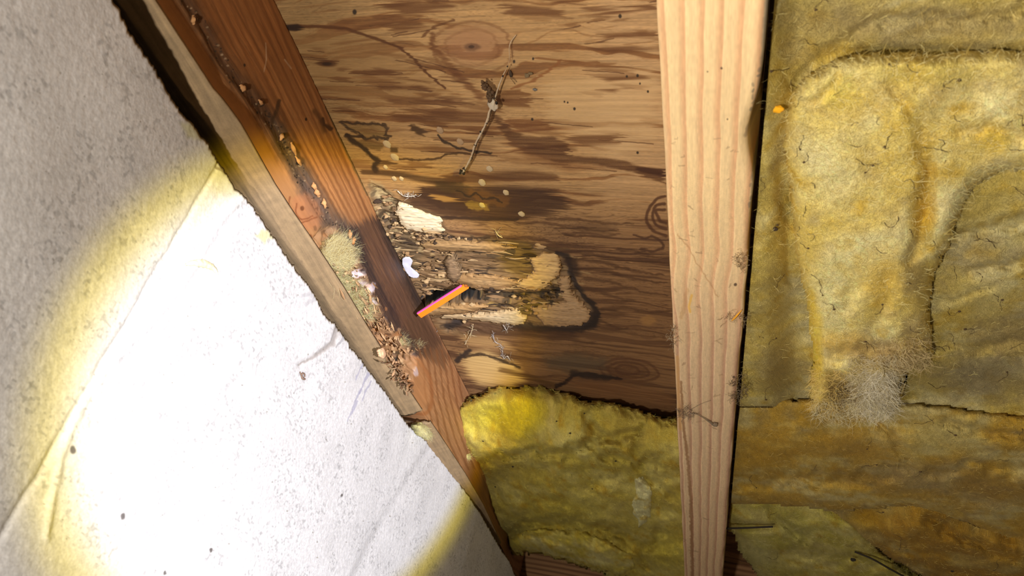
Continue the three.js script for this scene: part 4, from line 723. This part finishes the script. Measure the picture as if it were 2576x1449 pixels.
const P5 = patch({ pts: [[1790, 1236], [1880, 1238], [1930, 1240], [1980, 1240], [2060, 1245], [2140, 1290], [2180, 1350], [2230, 1400], [2300, 1450], [2330, 1520], [1960, 1520], [1900, 1440], [1862, 1380], [1845, 1330], [1790, 1325]], step: 6, depth: (u, v) => -262 + 9 * sm(1255, 1330, v) - 7 * gauss(v - 1326, 9) * (1 - sm(1930, 1990, u)) + 3 * vn(u * 0.012, v * 0.012 + 3), roll: 40, drop: 14, amp: 3.2, rag: 8, back: -272, xmin: XR, o1: 57, tone: [0.84, 0.82, 0.62], folds: [[[[1930, 1280], [1970, 1320], [2030, 1350]], 10, 3.5], [[[1960, 1400], [2060, 1390], [2200, 1420]], 14, 3], [[[1860, 1350], [1890, 1420], [1930, 1470]], 12, 3]], body: [212, 198, 104], blots: [[1900, 1400, 70, 70, [214, 206, 164], 0.8], [2000, 1330, 70, 50, [204, 196, 130], 0.6]] });
const c2 = group('insulation_tuft', 'greenish pale tuft of insulation at the foot beside the pale stud', 'insulation');
part('wool_body', P5.geo, wool, c2); fuzz(P5, 2600, 500, 5, 'loose_fibres', c2, [[206, 192, 130]]); threads(P5, [], 8, c2);
// clump in the bare bay
const clumpPts = [[1140, 1040], [1152, 1018], [1180, 1000], [1230, 978], [1290, 970], [1340, 974], [1400, 978], [1450, 1002], [1500, 1014], [1560, 1018], [1620, 1040], [1680, 1052], [1730, 1075], [1770, 1200], [1780, 1520], [1600, 1520], [1540, 1462], [1500, 1436], [1450, 1420], [1400, 1402], [1330, 1388], [1272, 1392], [1280, 1366], [1250, 1330], [1216, 1262], [1204, 1180], [1176, 1140], [1150, 1100]];
const P6 = patch({ pts: clumpPts, step: 5, depth: (u, v) => lerpTable([[940, -324], [985, -314], [1010, -304], [1050, -292], [1095, -281], [1130, -275], [1152, -277], [1180, -279], [1230, -272], [1300, -266], [1345, -266], [1375, -259], [1449, -254], [1530, -252]], v - 26 * sm(1450, 1650, u) + 10 * vn(u * 0.02, 3)) + 4 * vn(u * 0.012 + 5, v * 0.014) - 5 * gauss((u - 1500) * 0.25 + (v - 1110), 14) * sm(1420, 1480, u) * (1 - sm(1600, 1680, u)), roll: 34, drop: 12, amp: 3.6, rag: 15, back: ZP + 1, xmin: -262, xmax: -40, o1: 71, tone: [0.88, 0.86, 0.62], folds: [[[[1190, 1168], [1260, 1146], [1340, 1136], [1420, 1146], [1480, 1122], [1540, 1150], [1600, 1176], [1660, 1160]], 13, 6], [[[1262, 1352], [1320, 1326], [1400, 1316], [1500, 1326], [1580, 1350]], 11, 5], [[[1620, 1080], [1600, 1140], [1650, 1230], [1690, 1250]], 12, 4], [[[1480, 1040], [1500, 1090], [1560, 1110]], 10, 3], [[[1440, 1200], [1500, 1220], [1560, 1190]], 14, 3], [[[1660, 1340], [1620, 1400], [1640, 1449]], 12, 5]], body: [216, 196, 108],
  blots: [[1690, 1400, 60, 80, PALE, 0.6], [1290, 1040, 110, 60, [240, 220, 40], 0.8], [1190, 1060, 60, 50, [240, 224, 90], 0.6], [1230, 1180, 120, 40, [176, 156, 80], 0.5], [1560, 1080, 120, 60, [206, 184, 100], 0.5], [1300, 1330, 70, 40, [170, 158, 100], 0.5], [1680, 1380, 60, 60, [220, 198, 60], 0.5], [1420, 1300, 120, 60, [212, 196, 96], 0.5]] });  // top blot: the wool's yellow, boosted with painted light of the torch rim
const clump = group('insulation_tuft', 'bright yellow clump of insulation slumped at the foot of the bare bay', 'insulation');
part('wool_body', P6.geo, wool, clump); fuzz(P6, 6000, 1400, 5, 'loose_fibres', clump, [[240, 226, 120], [206, 188, 84]]);
{
  const pf = patch({ pts: [[1596, 1204], [1612, 1196], [1628, 1210], [1642, 1236], [1640, 1262], [1640, 1300], [1622, 1320], [1606, 1330], [1600, 1308], [1586, 1296], [1590, 1260], [1600, 1244]], step: 3, depth: (u, v) => P6.zAt(u, v) + 2.4, roll: 14, drop: 4, amp: 1.2, rag: 6, back: -275, o1: 3, body: [232, 224, 168], tone: [0.95, 0.95, 0.9] });
  part('pale_scrap', pf.geo, wool, clump, 'cream scrap stuck on the front');
  const lp = patch({ pts: [[1268, 1366], [1300, 1340], [1360, 1326], [1440, 1330], [1520, 1350], [1580, 1386], [1610, 1430], [1560, 1452], [1500, 1438], [1420, 1404], [1340, 1386], [1290, 1384]], step: 4, depth: (u, v) => P6.zAt(u, v) + 4.5, roll: 26, drop: 8, amp: 1.6, rag: 9, back: -275, o1: 33, body: [214, 192, 84], tone: [0.95, 0.95, 0.8] });
  part('folded_layer', lp.geo, wool, clump, 'folded lower layer');
  const gs = []; for (const [u, v, r] of [[1290, 1174, 1.2], [1246, 1225, 0.9], [1434, 1090, 1], [1186, 1008, 1.3], [1215, 1110, 0.8], [1400, 1060, 0.7], [1548, 1160, 0.9], [1575, 1450, 1.1], [1470, 1040, 0.8], [1490, 1230, 0.7]]) gs.push(lump(onZ(u, v, P6.zAt(u, v) + 0.4), r, 1, 1.2, 0.7, 1));
  part('dirt_specks', mergeGeometries(gs), plain(52, 42, 26), clump, 'dark specks of dirt', 'stuff');
}
// small tufts stuck in the rot of the left stud and in the lath gap
function sideTuft(pts, depthX, label, body, tone = [1, 1, 1], n = 700, len = 8, dir = [0.3, -0.4, 0.5]) {
  const b = bbox(pts, 6), st = 3, nu = Math.ceil((b[1] - b[0]) / st), nv = Math.ceil((b[3] - b[2]) / st), ed = (u, v) => polyDist(pts, u, v) + 6 * fbm(u * 0.06, v * 0.06, 3);
  const at = (u, v, e) => { const p0 = onX(u, v, -262), x0 = studX(p0[1], p0[2]), k = 1 - clamp(e / 26); return onX(u, v, x0 - 4 + depthX * Math.sqrt(Math.max(0, 1 - k * k)) + 1.6 * fbm(u * 0.05, v * 0.05, 4)); };
  const g = shell(nu, nv, (i, j) => { const u = b[0] + i * st, v = b[2] + j * st, p = at(u, v, ed(u, v)), n1 = fbm(u * 0.04, v * 0.04 + 3, 3); const c = mix3(body, n1 > 0 ? [236, 226, 176] : [196, 170, 104], Math.min(0.8, Math.abs(n1) * 1.8)); return { p, uv: [p[1] / 40, p[2] / 40], c: c.map((x, q) => clamp(x * tone[q], 0, 250)) }; }, (i, j, p) => [p[0] - 5, p[1], p[2]], (i, j) => ed(b[0] + i * st, b[2] + j * st) > -2);
  const t = group('insulation_tuft', label, 'insulation'); part('wool_body', g, wool, t);
  part('loose_fibres', fibres(n * 2, () => { for (let k = 0; k < 20; k++) { const u = rr(b[0], b[1]), v = rr(b[2], b[3]), e = ed(u, v); if (e > 0) return { p: at(u, v, e), d: [dir[0] + rr(-0.3, 0.5), dir[1] + rr(-0.7, 0.7), dir[2] + rr(-0.9, 0.9)] }; } return {}; }, len, 0.10, 0.45), plain(200, 188, 138, 1), t, null, 'stuff');
  return t;
}
sideTuft([[800, 640], [818, 606], [838, 588], [866, 592], [888, 622], [898, 652], [884, 676], [850, 682], [824, 676]], 6, 'pale yellow furry tuft at the top of the rotten hollow in the stud', [212, 190, 134], [0.9, 0.86, 0.78], 900, 9, [0.5, 0.1, -0.6]);
sideTuft([[822, 690], [860, 682], [890, 700], [920, 730], [938, 770], [934, 800], [912, 806], [890, 790], [858, 750]], 4, 'grey-yellow matted tuft lower in the rotten hollow beside the lath', [176, 162, 108], [0.84, 0.83, 0.72], 800, 8, [0.3, -0.5, -0.3]);
sideTuft([[1000, 836], [1012, 842], [1022, 860], [1044, 862], [1072, 868], [1060, 876], [1030, 874], [1006, 868]], 5, 'thin pale wisp of insulation across the stud below the hollow', [222, 210, 150], [1, 1, 1], 260, 6, [0.3, -0.2, -0.6]);
sideTuft([[1044, 1070], [1060, 1062], [1082, 1074], [1090, 1094], [1078, 1104], [1060, 1094]], 8, 'small tuft of insulation plugging the gap between the two laths', [230, 222, 150], [1, 1, 1], 200, 5);
sideTuft([[1168, 1140], [1184, 1138], [1190, 1156], [1180, 1166], [1168, 1158]], 9, 'tiny yellow tuft on the stud left of the slumped clump', [232, 222, 110], [1, 1, 0.9], 120, 4);
// ---------------------------------------------------------------- small things
const zPl = (u, v, d) => onZ(u, v, ZP + d);
{ // hanging dirty cobweb
  const t = group('cobweb_strand', 'long dirty cobweb strand hanging in front of the upper plywood', 'cobweb');
  const px = [[1298, 88, 2], [1283, 110, 4], [1281, 150, 6], [1276, 168, 7], [1264, 192, 8], [1252, 225, 8], [1244, 250, 8], [1232, 278, 9], [1225, 305, 10], [1212, 332, 10], [1196, 362, 10], [1184, 398, 9], [1170, 424, 8], [1162, 436, 7]].map(([u, v, d]) => zPl(u, v, d));
  part('strand', tube(px, (f) => 0.18 + 0.5 * sm(0.15, 0.45, f) + 0.35 * vn(f * 30, 2) * 0.5, 6, 120, 0.35), plain(190, 168, 138), t);
  part('strand', tube(px.slice(6).map(([x, y, z]) => [x + 1.2, y + 0.8, z - 1.2]), (f) => 0.3 + 0.35 * Math.abs(vn(f * 22, 7)), 5, 80, 0.5), plain(98, 72, 44), t, 'brown twisted strand');
  const gs = []; for (let k = 0; k < 46; k++) { const f = rnd(), u = mix(1216, 1246, f) + rr(-8, 8), v = mix(208, 252, f) + rr(-7, 7); gs.push(lump(zPl(u, v, 8 + rr(-1, 2)), rr(0.5, 1.6), 1, 1, 1, 1, 0.5)); }
  part('dirt_clump', mergeGeometries(gs), plain(86, 62, 38), t, 'brown crumbly clump');
  part('silk_wad', lump(zPl(1239, 262, 9), 3.2, 0.8, 1.5, 0.7, 3, 0.35), plain(186, 170, 146), t, 'grey wad of silk');
  part('bead', lump(zPl(1249, 259, 13), 1.0, 0.8, 1.1, 0.8, 2, 0.1), plain(14, 10, 8, 0.3), t, 'glossy black bead');
  const e = []; for (const [u, v, r] of [[1160, 430, 1.1], [1168, 424, 1.2], [1158, 436, 0.8], [1166, 436, 1]]) e.push(lump(zPl(u, v, 8), r, 1, 1, 1, 1, 0.5));
  part('dark_end', mergeGeometries(e), plain(38, 28, 20), t); const c = []; for (let k = 0; k < 16; k++) { const q = px[3 + Math.floor(rnd() * 10)]; c.push(lump([q[0] + rr(-1, 1), q[1] + rr(-1.5, 1.5), q[2] + rr(0, 0.8)], rr(0.25, 0.6), 1, 1, 1, 1, 0.4)); }
  part('dirt_specks', mergeGeometries(c), plain(46, 34, 24), t, null, 'stuff');
}
{ // dead insects and droppings on the plywood
  const bug = group('dead_insect', 'thin dark dead insect right of the cobweb strand', 'insect');
  part('body', lump(zPl(1285, 186, 1), 1, 0.9, 2.4, 0.7, 2, 0.2), plain(62, 46, 30), bug);
  part('leg', tube([zPl(1284, 192, 1), zPl(1292, 198, 2), zPl(1300, 206, 0.4)], 0.12), plain(70, 50, 30), bug); part('leg', tube([zPl(1280, 186, 1), zPl(1286, 198, 2), zPl(1296, 212, 0.4)], 0.12), plain(70, 50, 30), bug);
  tag(mesh('dropping', mergeGeometries([lump(zPl(1326, 190, 0.8), 1.3, 1.2, 1.1, 0.6, 2), lump(zPl(1334, 185, 0.8), 1.2, 1.3, 0.7, 0.6, 2)]), plain(112, 92, 62)), 'olive-brown smear-shaped dropping on the upper plywood', 'dropping');
  tag(mesh('dropping', lump(zPl(1346, 225, 0.5), 0.9, 1.6, 0.8, 0.6, 2), plain(110, 104, 98)), 'small grey dropping below the olive-brown one', 'dropping');
}
const spots = [[1107, 327, 7, 'faint round whitish spot left of the cobweb strand, beside dark fungus line'], [1158, 356, 7, 'round whitish spot close left of the lower cobweb strand'], [974, 362, 8, 'upper of two cream spots in the yellow stained corner'], [993, 395, 8, 'lower of two cream spots in the yellow stained corner'], [1232, 424, 6.5, 'round whitish spot right of the end of the cobweb strand'], [1213, 459, 7.5, 'round whitish spot below the end of the cobweb strand'], [1273, 484, 6, 'round whitish spot in the middle of the big dark stain'], [1213, 516, 6, 'yellowish round spot at the lower left of the dark stain'], [1312, 538, 6.5, 'round whitish spot at the lower right of the dark stain'], [992, 449, 5, 'left one of a pair of tiny white spots under the yellow stain'], [1010, 449, 4.5, 'right one of a pair of tiny white spots under the yellow stain'], [970, 420, 4.5, 'tiny white spot on the dark fungus line near the stud']];
for (const [u, v, r, label] of spots) {
  const s = onZ(u + 1, v, ZP)[0] - onZ(u, v, ZP)[0], g = new THREE.SphereGeometry(1, 18, 12), a = g.attributes.position, o = rr(0, 50), c = mm(u, v);
  for (let k = 0; k < a.count; k++) { const x = a.getX(k), y = a.getY(k), z = a.getZ(k), w = r * s * 1.25 * (1 + 0.12 * vn(x * 3 + o, y * 3)); a.setXYZ(k, x * w / 1000, y * w * 1.15 / 1000, z * (0.9 + 0.25 * vn(x * 5 + o, y * 5)) / 1000); }
  g.computeVertexNormals(); const p = W(c[0], c[1], ZP + 0.1); g.translate(p.x, p.y, p.z);
  tag(mesh('mould_spot', g, plain(...(v > 500 && v < 530 ? [180, 158, 96] : v < 360 && u > 1050 ? [164, 134, 100] : [182, 160, 126]))), label, 'mould', 'round pale mould spots on the plywood');
}
// cobweb scraps
function webScrap(list, n, label, col = [172, 162, 154]) {
  const gs = []; for (let k = 0; k < n; k++) { const f = rnd() * (list.length - 1), i = Math.floor(f), t = f - i, p = list[i], q = list[i + 1], u = mix(p[0], q[0], t) + rr(-5, 5), v = mix(p[1], q[1], t) + rr(-5, 5), a = rr(0, 6.28), L = rr(6, 16); gs.push(tube([zPl(u, v, rr(0.8, 3)), zPl(u + Math.cos(a) * L * 0.5, v + Math.sin(a) * L * 0.5 + rr(-3, 3), rr(1, 4)), zPl(u + Math.cos(a) * L, v + Math.sin(a) * L, rr(0.6, 3))], rr(0.06, 0.18), 4, 6)); }
  const main = tube(list.map(([u, v]) => zPl(u, v, 2)), (f) => 0.2 + 0.4 * Math.abs(vn(f * 14, n)), 5, list.length * 8, 0.4);
  tag(mesh('cobweb_scrap', mergeGeometries([...gs, main]), plain(...col)), label, 'cobweb');
}
webScrap([[1094, 862], [1092, 846], [1100, 832]], 12, 'small whitish cobweb scrap below the orange strip');
webScrap([[1170, 866], [1178, 850], [1186, 834], [1190, 816]], 16, 'tan and white cobweb scrap hanging below the pale splinter', [216, 196, 156]);
webScrap([[1240, 842], [1246, 860], [1260, 868], [1264, 884], [1268, 902], [1276, 896], [1284, 908]], 34, 'largest white cobweb scrap on the lower plywood');
webScrap([[1266, 818], [1274, 830], [1280, 818]], 14, 'small white cobweb scrap just under the pale veneer');
webScrap([[1000, 480], [1014, 492], [1036, 494], [1046, 490]], 16, 'white cobweb thread above the clean pale veneer scab', [190, 182, 172]);
webScrap([[1246, 580], [1254, 592], [1264, 598]], 10, 'tiny cobweb scrap on the yellow-brown wood above the rot', [190, 172, 130]);
// white paint flake and orange strip
{
  const pts = curve([[1012, 650, 0], [1028, 646, 0], [1038, 656, 0], [1034, 672, 0], [1044, 682, 0], [1054, 690, 0], [1052, 699, 0], [1032, 698, 0], [1020, 684, 0], [1012, 668, 0]], 4, true).map(p => p.slice(0, 2));
  const b = bbox(pts, 3), g = shell(Math.ceil((b[1] - b[0]) / 1.5), Math.ceil((b[3] - b[2]) / 1.5), (i, j) => { const u = b[0] + i * 1.5, v = b[2] + j * 1.5; return { p: zPl(u, v, 2.2 + 0.6 * Math.sin((u - 1010) * 0.05) + 0.3 * vn(u * 0.1, v * 0.1)) }; }, (i, j, p) => [p[0], p[1], p[2] - 0.7], (i, j) => polyDist(pts, b[0] + i * 1.5, b[2] + j * 1.5) > 0);
  tag(mesh('paint_flake', g, plain(226, 226, 240, 0.7)), 'smooth bluish-white flake lying on the rotten plywood', 'flake');
  const t = group('plastic_strip', 'bright orange strip with a pink edge sticking out of the rot', 'strip');
  const A = zPl(1054, 793, 26), B = zPl(1172, 719, 12), d = [0, 1, 2].map(k => B[k] - A[k]), L = Math.hypot(...d), D = d.map(x => x / L);
  const up = [-D[1], D[0], 0].map((x) => x / Math.hypot(D[0], D[1])), nn = [D[1] * up[2] - D[2] * up[1], D[2] * up[0] - D[0] * up[2], D[0] * up[1] - D[1] * up[0]];
  const bar = (a0, a1, h0, h1, n0, n1) => { const q = []; for (const a of [a0, a1]) for (const h of [h0, h1]) for (const k of [n0, n1]) { const e = a === a1 ? (h > 0 ? -1.2 : 0.4) : (h > 0 ? 0.5 : -0.2); q.push(W(A[0] + D[0] * (a + e) + up[0] * h + nn[0] * k, A[1] + D[1] * (a + e) + up[1] * h + nn[1] * k, A[2] + D[2] * (a + e) + up[2] * h + nn[2] * k)); } const g = new THREE.BufferGeometry(); g.setAttribute('position', new THREE.Float32BufferAttribute(q.flatMap(p => [p.x, p.y, p.z]), 3)); g.setIndex([0, 1, 3, 0, 3, 2, 4, 6, 7, 4, 7, 5, 0, 4, 5, 0, 5, 1, 2, 3, 7, 2, 7, 6, 0, 2, 6, 0, 6, 4, 1, 5, 7, 1, 7, 3]); const h = g.toNonIndexed(); h.computeVertexNormals(); return h; };
  part('body', bar(0, L, -2.9, 2.0, -0.8, 0.8), plain(250, 132, 28, 0.5), t); part('edge', bar(0, L - 1.5, 2.0, 2.8, -0.8, 0.8), plain(250, 98, 190, 0.5), t, 'pink long edge');
  part('stained_tip', lump(B, 1.5, 1.1, 0.9, 0.7, 2, 0.2), plain(150, 84, 26), t, 'brown stained tip');
}
// wood crumbs lying in the dirty split of the left stud
const onStud = (u, v, h) => { let p = onX(u, v, -264); for (let k = 0; k < 4; k++) p = onX(u, v, studX(p[1], p[2]) + h); return p; };
function crumb(u, v, len, w, ang, label, col = [178, 130, 82]) {
  const a = onStud(u - Math.cos(ang) * len / 2, v - Math.sin(ang) * len / 2, 1), b = onStud(u, v, 1.8), c = onStud(u + Math.cos(ang) * len / 2, v + Math.sin(ang) * len / 2, 1), s = 0.27;
  tag(mesh('wood_crumb', tube([a, b, c], (f) => w * s * (0.35 + 0.75 * Math.sin(Math.PI * clamp(f, 0.08, 0.92)) + 0.2 * vn(f * 7, u)), 5, 9, 0.4), plain(...col)), label, 'wood crumb', 'wood crumbs along the split in the left stud');
}
crumb(486, 50, 22, 4, 1.5, 'topmost pale crumb in the black split near the upper edge');
crumb(610, 220, 16, 5, 0.9, 'pale wood crumb in the split left of the black streak'); crumb(655, 256, 14, 4, 0.9, 'tiny pale crumb just left of the dark branching streak');
crumb(708, 345, 18, 4.5, 1.9, 'small pinkish crumb in the split below the streak', [196, 150, 110]);
crumb(738, 374, 34, 5, 1.2, 'long pale crumb in the split, upper of two together'); crumb(750, 404, 26, 4, 1.0, 'long pale crumb in the split, lower of two together');
crumb(790, 468, 18, 5, 1.3, 'orange crumb in the grey part of the split'); crumb(798, 484, 20, 6, 1.1, 'broader orange crumb touching the grey dirt');
crumb(816, 512, 24, 5, 1.4, 'pale crumb right of the knot in the stud', [186, 140, 90]); crumb(880, 590, 22, 5, 1.5, 'crumb above the furry tuft in the hollow'); crumb(889, 606, 18, 5, 1.7, 'lower crumb above the furry tuft in the hollow', [180, 118, 62]);
{ // splintered rotten wood in the hollow and on the lath
  const t = group('rotten_wood', 'crumbling brown splinters of rotten wood inside the hollow of the left stud', 'rotten wood'); const A = [[], [], []];
  for (let k = 0; k < 80; k++) { const f = rnd(), u = mix(880, 1020, f) + rr(-36, 30), v = mix(690, 880, f) + rr(-30, 40), a = rr(0.6, 1.5), L = rr(10, 34), h = rr(-4, 2); A[k % 3].push(tube([onStud(u, v, h), onStud(u + Math.cos(a) * L / 2, v + Math.sin(a) * L / 2, h + rr(0, 1.5)), onStud(u + Math.cos(a) * L, v + Math.sin(a) * L, h + rr(-1, 2))], (q) => 0.15 + 0.75 * Math.sin(Math.PI * q), 3, 5, 0.5).toNonIndexed()); }
  for (let k = 0; k < 170; k++) { const f = rnd(), u = mix(870, 1030, f) + rr(-36, 26), v = mix(660, 890, f) + rr(-26, 40); if (polyDist(rotL, u, v) > 0) A[k % 3].push(lump(onStud(u, v, rr(-4, 1)), rr(0.35, 1.0), 1, rr(0.8, 1.8), 1, 1, 0.6)); }
  A.forEach((g, q) => part('splinters', mergeGeometries(g), plain(...[[170, 130, 90], [128, 94, 62], [198, 160, 116]][q]), t, null, 'stuff'));
  const s = group('rotten_wood', 'heap of tan wood chips lying against the lower end of the long lath', 'rotten wood'), B = [[], []];
  for (let k = 0; k < 60; k++) { const f = rnd(), u = mix(968, 1030, f) + rr(-16, 14), v = mix(890, 985, f) + rr(-14, 14), a = rr(0, 6.3), L = rr(6, 22), h = rr(0, 9); B[k & 1].push(tube([onStud(u, v, h), onStud(u + Math.cos(a) * L / 2, v + Math.sin(a) * L / 2, h + rr(0, 2)), onStud(u + Math.cos(a) * L, v + Math.sin(a) * L, h + rr(-1, 2))], (q) => 0.15 + 0.8 * Math.sin(Math.PI * q), 3, 5, 0.5)); }
  B.forEach((g, q) => part('splinters', mergeGeometries(g), plain(...[[170, 132, 96], [134, 100, 68]][q]), s, null, 'stuff'));
  const ch = flakeChip([[952, 880], [968, 874], [974, 892], [968, 904], [958, 898]]); tag(mesh('wood_chip', ch, plain(214, 172, 134)), 'square pale chip standing at the lath edge above the heap', 'wood chip');
}
function flakeChip(pts) { const b = bbox(pts, 2); return shell(Math.ceil((b[1] - b[0]) / 2), Math.ceil((b[3] - b[2]) / 2), (i, j) => { const u = b[0] + 2 * i, v = b[2] + 2 * j; return { p: onStud(u, v, 11 + 0.6 * vn(u * 0.2, v * 0.1)) }; }, (i, j, p) => [p[0] - 2.2, p[1], p[2]], (i, j) => polyDist(pts, b[0] + 2 * i, b[2] + 2 * j) > -0.5); }
// dust and lint on the right stud
const zSt = (u, v, d) => onZ(u, v, ZF + d);
function lint(cu, cv, ru, rv, n, label, col = [132, 112, 84], extra) {
  const gs = []; for (let k = 0; k < n; k++) { const a = rr(0, 6.28), q = Math.sqrt(rnd()), u = cu + ru * q * Math.cos(a), v = cv + rv * q * Math.sin(a), L = rr(8, 26); let t = rr(0, 6.28); const p = [zSt(u, v, rr(0.4, 1.5))]; let x = u, y = v; for (let s = 0; s < 5; s++) { t += rr(-1.2, 1.2); x += Math.cos(t) * L / 5; y += Math.sin(t) * L / 5; p.push(zSt(x, y, rr(0.4, 4))); } gs.push(tube(p, rr(0.07, 0.14), 3, 12)); }
  if (extra) gs.push(...extra);
  tag(mesh('lint_clump', mergeGeometries(gs.map(g => { const h = g.index ? g.toNonIndexed() : g; return h; })), plain(...col, 1)), label, 'lint');
}
lint(1858, 978, 18, 34, 90, 'grey-brown lint clump on the right edge of the pale stud');
lint(1722, 1040, 22, 16, 44, 'grey lint with a trailing thread across the lower pale stud', [128, 110, 88], [tube([zSt(1735, 1040, 1.5), zSt(1752, 1042, 2), zSt(1768, 1050, 1.5), zSt(1780, 1058, 2), zSt(1796, 1068, 1.5)], (f) => 0.3 + 0.8 * sm(0.55, 1, f), 6, 24, 0.4), lump(zSt(1798, 1068, 1.6), 1.6, 1.1, 1.2, 0.8, 2), tube([zSt(1735, 1032, 1.5), zSt(1770, 1014, 2), zSt(1788, 1008, 1)], 0.14, 4, 12)]);
lint(1690, 850, 6, 30, 26, 'thin lint hanging on the left edge of the pale stud', [168, 150, 120]);
lint(1866, 656, 16, 20, 40, 'faint lint on the right edge halfway down the pale stud', [176, 150, 112]);
lint(1874, 800, 8, 12, 14, 'few lint threads beside the orange splinter on the pale stud', [150, 128, 96]);
lint(1830, 796, 16, 12, 14, 'small tan lint smear left of the orange splinter', [168, 138, 98]);
tag(mesh('wood_splinter', tube([zSt(1840, 808, 0.6), zSt(1852, 796, 2), zSt(1866, 780, 1)], (f) => 0.15 + 0.5 * Math.sin(Math.PI * f), 5, 10), plain(236, 166, 40)), 'short orange splinter stuck on the pale stud', 'splinter');
tag(mesh('wood_splinter', lump(onZ(1955, 275, P1.zAt(1955, 275) + 1), 1.8, 1.5, 0.9, 0.6, 2, 0.4), plain(246, 176, 20)), 'orange speck on the insulation beside the pale stud', 'splinter');
// wires that hold the batts
tag(mesh('support_wire', tube([onZ(1800, 1330, -250), onZ(1880, 1328, -247), onZ(1944, 1325, -248)], 0.9, 6, 16), plain(40, 30, 18)), 'dark wire across the greenish tuft beside the pale stud', 'wire');
tag(mesh('support_wire', tube([onZ(2150, 1388, -249), onZ(2190, 1404, -246), onZ(2240, 1432, -244), onZ(2300, 1464, -246)], 0.8, 6, 20), plain(44, 34, 20)), 'dark wire slanting over the tufts at the bottom right', 'wire');
tag(mesh('dirt_speck', lump(onZ(2146, 1408, -246), 1.8, 1.3, 0.9, 0.7, 2), plain(36, 28, 18)), 'black speck left of the slanting dark wire', 'dirt');
tag(mesh('dirt_speck', lump(onZ(2396, 1436, P4.zAt(2396, 1436) + 0.5), 1.3, 1, 1, 0.7, 2), plain(40, 30, 18)), 'black speck right of the slanting dark wire', 'dirt');
tag(mesh('dirt_speck', lump(onZ(1950, 576, P1.zAt(1950, 576) + 0.5), 1.1, 1.2, 1, 0.7, 2), plain(60, 46, 34)), 'dark speck between the pale stud and the hanging flap', 'dirt');
{ // curled dead insect on the wallboard
  const c = onX(762, 945, -260.8), t = group('dead_insect', 'curled brown dead grub stuck on the bright wallboard', 'insect'); const q = [];
  for (let k = 0; k <= 14; k++) { const a = -1.2 + k * 0.42, r = 1.9 - k * 0.06; q.push([c[0] + 0.5, c[1] + r * Math.sin(a) * 1.5, c[2] + r * Math.cos(a)]); }
  part('body', tube(q, (f) => 0.75 - 0.35 * f, 7, 40, 0.25), plain(122, 98, 84), t); part('tail', tube([q[0], [c[0] + 0.8, c[1] + 3.4, c[2] + 1.2], [c[0] + 0.6, c[1] + 5, c[2] + 0.2]], 0.35, 5, 10, 0.3), plain(122, 98, 84), t);
}
renderer.render(scene, camera);
